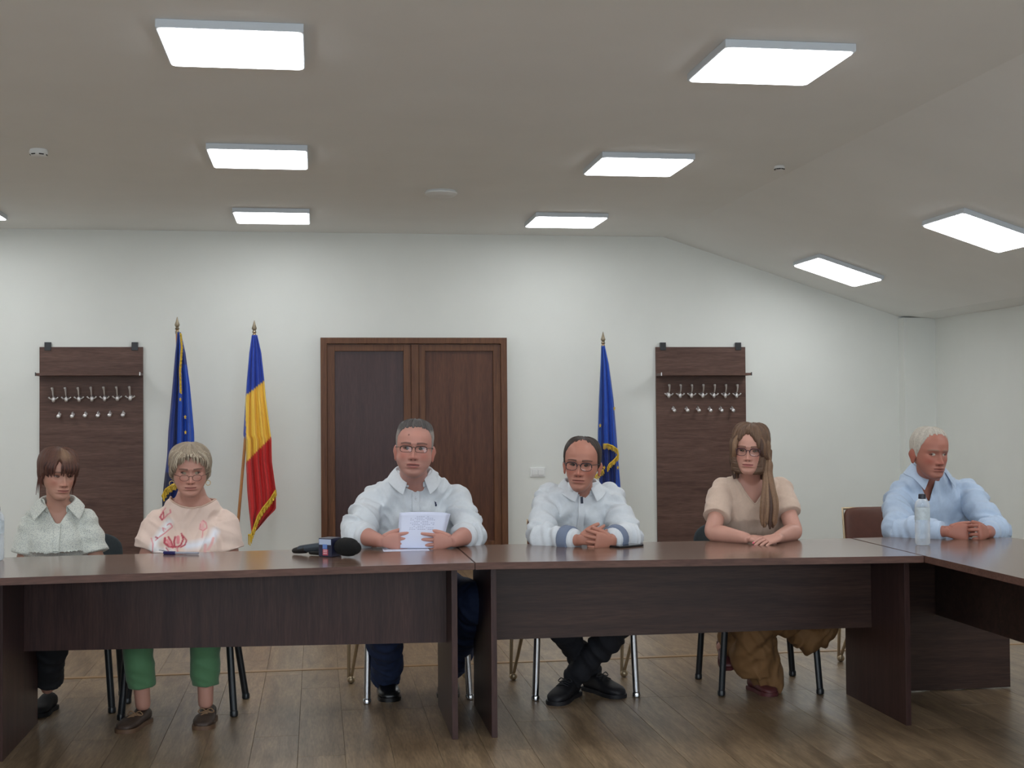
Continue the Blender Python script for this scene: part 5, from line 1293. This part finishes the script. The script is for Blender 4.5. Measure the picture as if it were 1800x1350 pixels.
# ---------------------------------------------------------------- balding man with clasped hands
def man_balding():
    p = Person(at(1022, 900, 6.4), 'balding man with dark-rimmed glasses in a white shirt with grey cuffs, hands clasped', (176, 122, 104)); p.root.location.z = 0
    p.frame(4)
    Y = 6.36; hips = at(1022, 1045, Y+.12); hips.z = .53; neck = at(1021, 848, Y-.08); SL, SR = at(963, 872, Y-.02), at(1074, 868, Y-.02); zs = (SL.z+SR.z)/2; sw = (SR-SL).length/2+.03
    H = Head(at(1023, 816, 6.19), .25, yaw=-19, pitch=1, roll=4, wide=1.0, jaw=.93, nose=1.05)
    EL, ER = at(950, 944, 6.17), at(1102, 942, 6.14); WL, WR = at(1020, 950, 5.99), at(1072, 949, 5.97)
    g = p.torso(hips, neck, zs, sw-.015, -.014, belly=.01); neck_tube(p, g, neck, H, .056)
    for s_, e_, w_ in ((SL, EL, WL), (SR, ER, WR)): arm_skin(g, s_, e_, w_, .98)
    hl, hr = hips-p.L*.09, hips+p.L*.09
    kl, kr = Vector((1.04, 6.06, .50)), Vector((1.53, 6.03, .50)); al, ar = Vector((1.335, 6.38, .10)), Vector((1.235, 6.26, .10))
    legs_skin(g, hl, kl, al, .95); legs_skin(g, hr, kr, ar, .95)
    add_head(p, H, 1.02, lips=(146, 84, 78), brow=(52, 38, 34), stubble=.12, red=.25)
    fanA = [(16, 32, 24), (18, 34, 24), (20, 36, 24), (24, 36, 24)]
    add_hand(p, WL+Vector((-.006, -.008, .004)), (.88, -.22, .16), (.25, .85, .1), (-.2, -.1, .95), s=.96, fan=fanA, spread=7, thumb_out=32, tcurl=14)
    add_hand(p, WR+Vector((.012, -.006, -.008)), (-.88, -.26, .12), (-.25, .9, .05), (.2, -.1, .95), s=.96, fan=fanA, spread=7, thumb_out=32, tcurl=14)
    finish_body(p, g); eyes(H, p.root, p.skin, (60, 46, 40), gaze=(-.15, .02), openness=.75)
    glasses(H, p.root, (44, 34, 42), z=-.02, hw=.105, hh=.075, cx=.14, fwd=.075, rim=.006, half=True, corner=2.8, tint=None)
    g = p.torso(hips, neck, zs, sw, .014, belly=.02)
    kk = (1.0, 1.12, 1.06, 1.06, 1.04, .95, .82)
    sleeve(g, SL, EL, WL, .059, .80, kk); sleeve(g, SR, ER, WR, .059, .76, kk)
    vb = at(1019, 873, 6.25)
    def cut(c):
        dz_ = c[:, 2]-vb.z; return ((c[:, 1] < neck.y+.02) & (dz_ > 0) & (np.abs(c[:, 0]-vb.x) < .008+dz_*.62)) | (c[:, 2] > neck.z+.004)
    o = garment(g, .006, 'shirt', M_WHITE_SHIRT, p.root, [(SL, EL, .065), (EL, WL, .065), (SR, ER, .065), (ER, WR, .065)], .012, .014, cut, seed=14)
    collar(p, Vector((neck.x, neck.y, neck.z-.008)), .074, .073, M_WHITE_SHIRT, gap=20, stand=.03, fall=.046, point=.066, spread=.02, dz_front=-.05)
    t = bvh(o); strip_on(t, [(vb.x-k*.0005, vb.z-k*.02) for k in range(10)], .03, 'button_placket', M_WHITE_SHIRT, p.root); buttons(t, [(vb.x, vb.z-.045), (vb.x, vb.z-.12)], .005, M_BTN, p.root)
    mg = mat('grey_blue_cuff', (112, 124, 146), .85)
    for e_, w_, a0 in ((EL, WL, .60), (ER, WR, .62)): cuff(e_.lerp(w_, a0), e_.lerp(w_, a0+.22), .066, .061, mg, p.root, 'grey_cuff'); cuff(e_.lerp(w_, a0+.18), e_.lerp(w_, a0+.30), .054, .049, M_WHITE_SHIRT, p.root, 'cuff_edge')
    strip_on(t, [(vb.x+.001, vb.z+.002), (vb.x+.001, vb.z-.014), (vb.x+.0015, vb.z-.03)], .012, 'collar_shadow', mat('collar_shadow_tone', (52, 58, 72), .8), p.root, off=.005)  # dark strip added as painted shade below the collar opening
    g = G(); trousers(g, hl, kl, al, .072, .055, 1.06, .095); trousers(g, hr, kr, ar, .072, .055, 1.06, .095); g.ball(hips, .18, .14, .1)
    garment(g, .007, 'trousers', mat('black_jeans', (22, 23, 30), .85), p.root, [(kl, al, .08), (kr, ar, .08)], .005, .008)
    mb = mat('black_suede_shoe', (20, 20, 25), .6)
    shoe((1.445, 6.17, 0), (1.325, 6.42, 0), .05, mb, mb, p.root, .085, mb); shoe((1.095, 6.08, 0), (1.245, 6.31, 0), .05, mb, mb, p.root, .085, mb)
    zl = lambda ph: np.interp(np.abs(ph), [0, .35, .7, .95, 1.15, 1.35, 1.55, 1.8, 2.1, 3.2], [.462, .455, .42, .30, .22, .02, -.07, .0, -.2, -.28])
    th = lambda ph, z: .012+.022*np.clip(np.abs(ph)-.8, 0, .6)/.6
    hair(H, zl, th, (58, 48, 44), p.root, dark=(36, 30, 28), strand=40, var=.4, ramp=.09)
man_balding()

# ---------------------------------------------------------------- woman with long brown hair
def woman_long():
    p = Person(at(1322, 900, 6.4), 'woman with long brown hair over one shoulder and glasses in a beige V-neck top', (192, 144, 128)); p.root.location.z = 0
    p.frame(2)
    Y = 6.30; hips = at(1322, 1045, Y+.12); hips.z = .52; neck = at(1319, 832, Y-.02); SL, SR = at(1270, 858, Y), at(1370, 856, Y); zs = (SL.z+SR.z)/2; sw = (SR-SL).length/2+.032
    H = Head(at(1319, 791.5, 6.17), .228, yaw=-25, pitch=1, roll=3, wide=1.0, jaw=.98, nose=.88, cheek=.008)
    EL, ER = at(1253, 936, 6.15), at(1396, 934, 6.12); WL, WR = at(1312, 946, 5.97), at(1366, 945, 5.96)
    g = p.torso(hips, neck, zs, sw-.006, -.003, bust=.012); neck_tube(p, g, neck, H, .047)
    for s_, e_, w_ in ((SL, EL, WL), (SR, ER, WR)): arm_skin(g, s_, e_, w_, 1.02)
    hl, hr = hips-p.L*.09, hips+p.L*.09
    kl, kr = Vector((2.02, 6.02, .50)), Vector((2.36, 6.0, .56)); al, ar = Vector((2.13, 6.2, .12)), Vector((1.99, 6.32, .2))
    legs_skin(g, hl, kl, al, .92); legs_skin(g, hr, kr, ar, .85)
    add_head(p, H, .8, lips=(166, 84, 88), brow=(86, 60, 46), red=.15)
    fl_ = [(8, 14, 12)]*4
    add_hand(p, WL, (.93, -.25, -.05), (.0, .2, -1), (-.1, -1, 0), s=.9, fan=fl_, spread=3, thumb_out=18, tcurl=8)
    tips, n_ = add_hand(p, WR+Vector((0, -.035, .004)), (-.90, -.35, -.10), (-.1, .35, -1), (.2, 1, .2), s=.9, fan=[(10, 16, 14)]*4, spread=4, thumb_out=20, tcurl=8)
    finish_body(p, g); eyes(H, p.root, p.skin, (70, 84, 80), gaze=(-.15, 0), openness=.9)
    mn = mat('pink_nail_polish', (222, 66, 112), .25)
    for q, dr, a_, dd in tips:
        M_ = Matrix.Translation(q-n_*.0035-dr*.001) @ dr.to_track_quat('X', 'Z').to_matrix().to_4x4(); k = G().ball((0, 0, 0), .008, .006, .0035, M_, 10, 6); k.build('fingernail', mn, p.root, True)
    glasses(H, p.root, (62, 34, 44), z=-.02, hw=.105, hh=.078, cx=.142, fwd=.07, rim=.006, half=True, corner=2.6)
    m = mat('beige_knit', (202, 178, 160), .9, var=.03, vscale=80, bump=.3, bscale=260, sheen=.2)
    g = p.torso(hips, neck, zs, sw, .008, bust=.018)
    for s_, e_, f_ in ((SL, EL, .66), (SR, ER, .62)): sleeve(g, s_+Vector((0, 0, -.008)), e_, e_, .064, f_, (1.0, 1.04, 1.04, 1.06), True)
    vb = at(1328, 887, 6.18); zt = at(1284, 833, 6.3).z; xl, xr = at(1285, 833, 6.28).x, at(1352, 833, 6.28).x
    def cut(c):
        f_ = np.clip((c[:, 2]-vb.z)/(zt-vb.z), 0, 1.2); a = vb.x+(xl-vb.x)*f_**.85; b = vb.x+(xr-vb.x)*f_**.85
        return ((c[:, 1] < Y) & (c[:, 2] > vb.z) & (c[:, 0] > a) & (c[:, 0] < b)) | ((c[:, 2] > zt-.012) & (c[:, 0] > xl) & (c[:, 0] < xr)) | (c[:, 2] > neck.z+.02)
    o = garment(g, .0055, 'top', m, p.root, [(SL, EL, .065), (SR, ER, .065)], .007, .006, cut, seed=21)
    rim_tube(o, .004, 'neckline_band', m, p.root, lambda lp: sum(v.z for v in lp)/len(lp) > vb.z)
    # wide ochre trousers falling in folds, one leg crossed
    g = G(); trousers(g, hl, kl, al, .085, .105, .98, .1); g.ball(hips, .19, .14, .1)
    g.tube([al+Vector((.02, .02, .1)), al+Vector((.04, -.0, .0)), (2.19, 6.18, .035)], [.10, .095, .07], 18)
    g.tube([hr, hr.lerp(kr, .6), kr, kr+Vector((.03, .05, -.12)), (2.42, 6.12, .34), (2.36, 6.14, .27)], [.1, .095, .09, .085, .10, .08], 20)
    g.tube([kr, (2.3, 6.12, .42), (2.14, 6.2, .32), (2.03, 6.28, .24)], [.085, .1, .085, .075], 20)
    mt = mat('ochre_trousers', (126, 92, 56), .8, var=.05, vscale=10); ow = garment(g, .007, 'wide_trousers', mt, p.root, [], .016, .01, seed=5, fx=20, fz=4)
    mr_ = mat('dark_red_shoe', (88, 42, 44), .5); shoe((1.985, 6.2, .11), (2.03, 6.42, .2), .04, mr_, mr_, p.root, .055); shoe((2.17, 6.08, 0), (2.13, 6.28, 0), .042, mr_, mr_, p.root, .06)
    # hair
    def zl(ph):
        s_ = np.abs(ph+.12); return np.interp(s_, [0, .25, .55, .85, 1.05, 3.2], [.36, .30, .16, -.06, -.5, -.55])
    def th(ph, z): return .05+.012*np.clip((z-.1)/.3, 0, 1)+.03*(np.abs(ph) > .9)
    ex = []; cs = [(112, 84, 64), (94, 70, 54), (124, 96, 74), (76, 56, 46), (134, 106, 82)]
    for k in range(46):
        side = 1 if k % 3 else -1; r_ = RNG.rand(); a = side*(.75+.75*r_)
        P0 = [float(q[0]) for q in H.base(np.array([.44]), np.array([-.1+a*.3]), .035)]; P1 = [float(q[0]) for q in H.base(np.array([.22]), np.array([a*.9]), .055)]; P2 = [float(q[0]) for q in H.base(np.array([-.05]), np.array([a]), .075)]
        if side == 1:
            jx = RNG.rand()
            ex.append(([tuple(P0), tuple(P1), tuple(P2), (.34+.10*jx, -.02+.24*r_, -.26), (.35+.10*jx, .04+.2*r_, -.46), (.36+.17*jx, .18+.16*r_, -.75), (.33+.30*jx, .30+.14*r_, -1.05-.1*RNG.rand()), (.33+.28*jx, .28+.14*r_, -1.42-.2*RNG.rand())], [.02, .035, .05, .056, .056, .055, .05, .045, .018], cs[k % 5]))
        else:
            ex.append(([tuple(P0), tuple(P1), tuple(P2), (-.33-.06*r_, .10-.2*r_, -.28), (-.31+.03*r_, .10-.2*r_, -.47-.05*RNG.rand())], [.03, .05, .05, .045, .014], cs[k % 5]))
    for k in range(14):       # the back of the hair down to the shoulders
        a = 1.7+2.9*k/13; P2 = [float(q[0]) for q in H.base(np.array([.0]), np.array([a]), .08)]
        ex.append(([tuple(P2), (P2[0]*.95, P2[1], -.3), (P2[0]*.8, P2[1]+.05, -.62)], [.06, .07, .03], cs[k % 5]))
    hair(H, zl, th, (112, 86, 66), p.root, extra=ex, dark=(68, 51, 42), strand=30, var=.5)
woman_long()

# ---------------------------------------------------------------- white-haired man
def man_white():
    p = Person(at(1640, 900, 6.4), 'white-haired man in a pale blue shirt with clasped hands, at the right corner', (164, 108, 92)); p.root.location.z = 0
    p.frame(14)
    Y = 6.38; hips = at(1636, 1040, Y+.15); hips.z = .53; neck = at(1634, 824, Y-.05); SL, SR = at(1582, 866, Y-.02), at(1698, 862, Y+.0); zs = (SL.z+SR.z)/2; sw = (SR-SL).length/2+.03
    H = Head(at(1633.5, 796, 6.23), .243, yaw=5, pitch=5, roll=2, wide=1.0, jaw=1.0, nose=1.15)
    EL, ER = at(1578, 934, 6.16), at(1738, 934, 6.08); WL, WR = at(1664, 934, 5.97), at(1734, 937, 5.95)
    g = p.torso(hips, neck, zs, sw-.015, -.014, belly=.02); neck_tube(p, g, neck, H, .056)
    arm_skin(g, SL, EL, WL, 1.0); arm_skin(g, SR, at(1748, 930, 6.15), WR, 1.0); ER = at(1748, 930, 6.15)
    hl, hr = hips-p.L*.09, hips+p.L*.09
    kl, kr = hl+Vector((.0, -.3, -.03)), hr+Vector((.03, -.3, -.03)); al, ar = kl+Vector((0, .13, -.4)), kr+Vector((0, .13, -.4))
    legs_skin(g, hl, kl, al); legs_skin(g, hr, kr, ar)
    add_head(p, H, 1.12, lips=(140, 78, 70), brow=(134, 108, 92), stubble=.1, red=.25)
    fa = [(22, 34, 26), (26, 36, 26), (30, 38, 26), (34, 38, 26)]
    add_hand(p, WL, (.86, -.3, -.06), (.25, .85, -.1), (-.1, .1, .95), s=1.04, fan=fa, spread=2, thumb_out=24, tcurl=10)
    add_hand(p, WR, (-.62, -.55, .12), (-.6, .7, -.1), (.1, .1, .95), s=1.0, fan=[(44, 62, 36), (50, 64, 36), (56, 66, 36), (60, 66, 36)], spread=2, thumb_out=26, tcurl=14)
    finish_body(p, g); eyes(H, p.root, p.skin, (52, 46, 42), gaze=(-.05, 0), openness=.4)
    g = p.torso(hips, neck, zs, sw, .014, belly=.03); kk = (1.02, 1.15, 1.1, 1.08, 1.06, 1.0, .9)
    sleeve(g, SL, EL, WL, .061, .80, kk); sleeve(g, SR, ER, WR, .061, .60, kk)
    vb = at(1644, 883, 6.2)
    def cut(c):
        dz_ = c[:, 2]-vb.z; return ((c[:, 1] < neck.y+.02) & (dz_ > 0) & (np.abs(c[:, 0]-vb.x+dz_*.12) < .006+dz_*.38)) | (c[:, 2] > neck.z+.004)
    o = garment(g, .006, 'shirt', M_BLUE_SHIRT, p.root, [(SL, EL, .065), (EL, WL, .065), (SR, ER, .065), (ER, WR, .065)], .012, .014, cut, seed=31)
    collar(p, Vector((neck.x-.004, neck.y, neck.z-.006)), .078, .074, M_BLUE_SHIRT, gap=32, stand=.034, fall=.05, point=.085, spread=.045, dz_front=-.055)
    t = bvh(o); strip_on(t, [(vb.x+.002, vb.z-k*.02) for k in range(7)], .03, 'button_placket', M_BLUE_SHIRT, p.root); buttons(t, [(vb.x+.002, vb.z-.05)], .005, M_BTN, p.root)
    cuff(EL.lerp(WL, .70), EL.lerp(WL, .92), .054, .048, M_BLUE_SHIRT, p.root, 'cuff'); cuff(ER.lerp(WR, .5), ER.lerp(WR, .72), .054, .05, M_BLUE_SHIRT, p.root, 'cuff')
    g = G(); trousers(g, hl, kl, al, .078, .068, .95, .1); trousers(g, hr, kr, ar, .078, .068, .95, .1); g.ball(hips, .19, .15, .1)
    garment(g, .009, 'trousers', mat('dark_trousers', (40, 42, 50), .85), p.root, [(kl, al, .08), (kr, ar, .08)], .005, .006)
    mb = mat('black_shoe_plain', (20, 20, 22), .4)
    for a in (al, ar): shoe((a.x, a.y-.18, 0), (a.x, a.y+.08, 0), .05, mb, mb, p.root)
    zl = lambda ph: np.interp(np.abs(ph), [0, .35, .65, .9, 1.15, 1.35, 1.55, 1.8, 2.1, 3.2], [.40, .40, .38, .30, .16, -.02, -.12, .0, -.24, -.3])
    th = lambda ph, z: .016+.018*np.clip((z-.3)/.15, 0, 1)+.014*np.clip(np.abs(ph)-.9, 0, .5)
    hair(H, zl, th, (196, 190, 178), p.root, dark=(140, 132, 122), strand=40, var=.45, ramp=.12)
man_white()
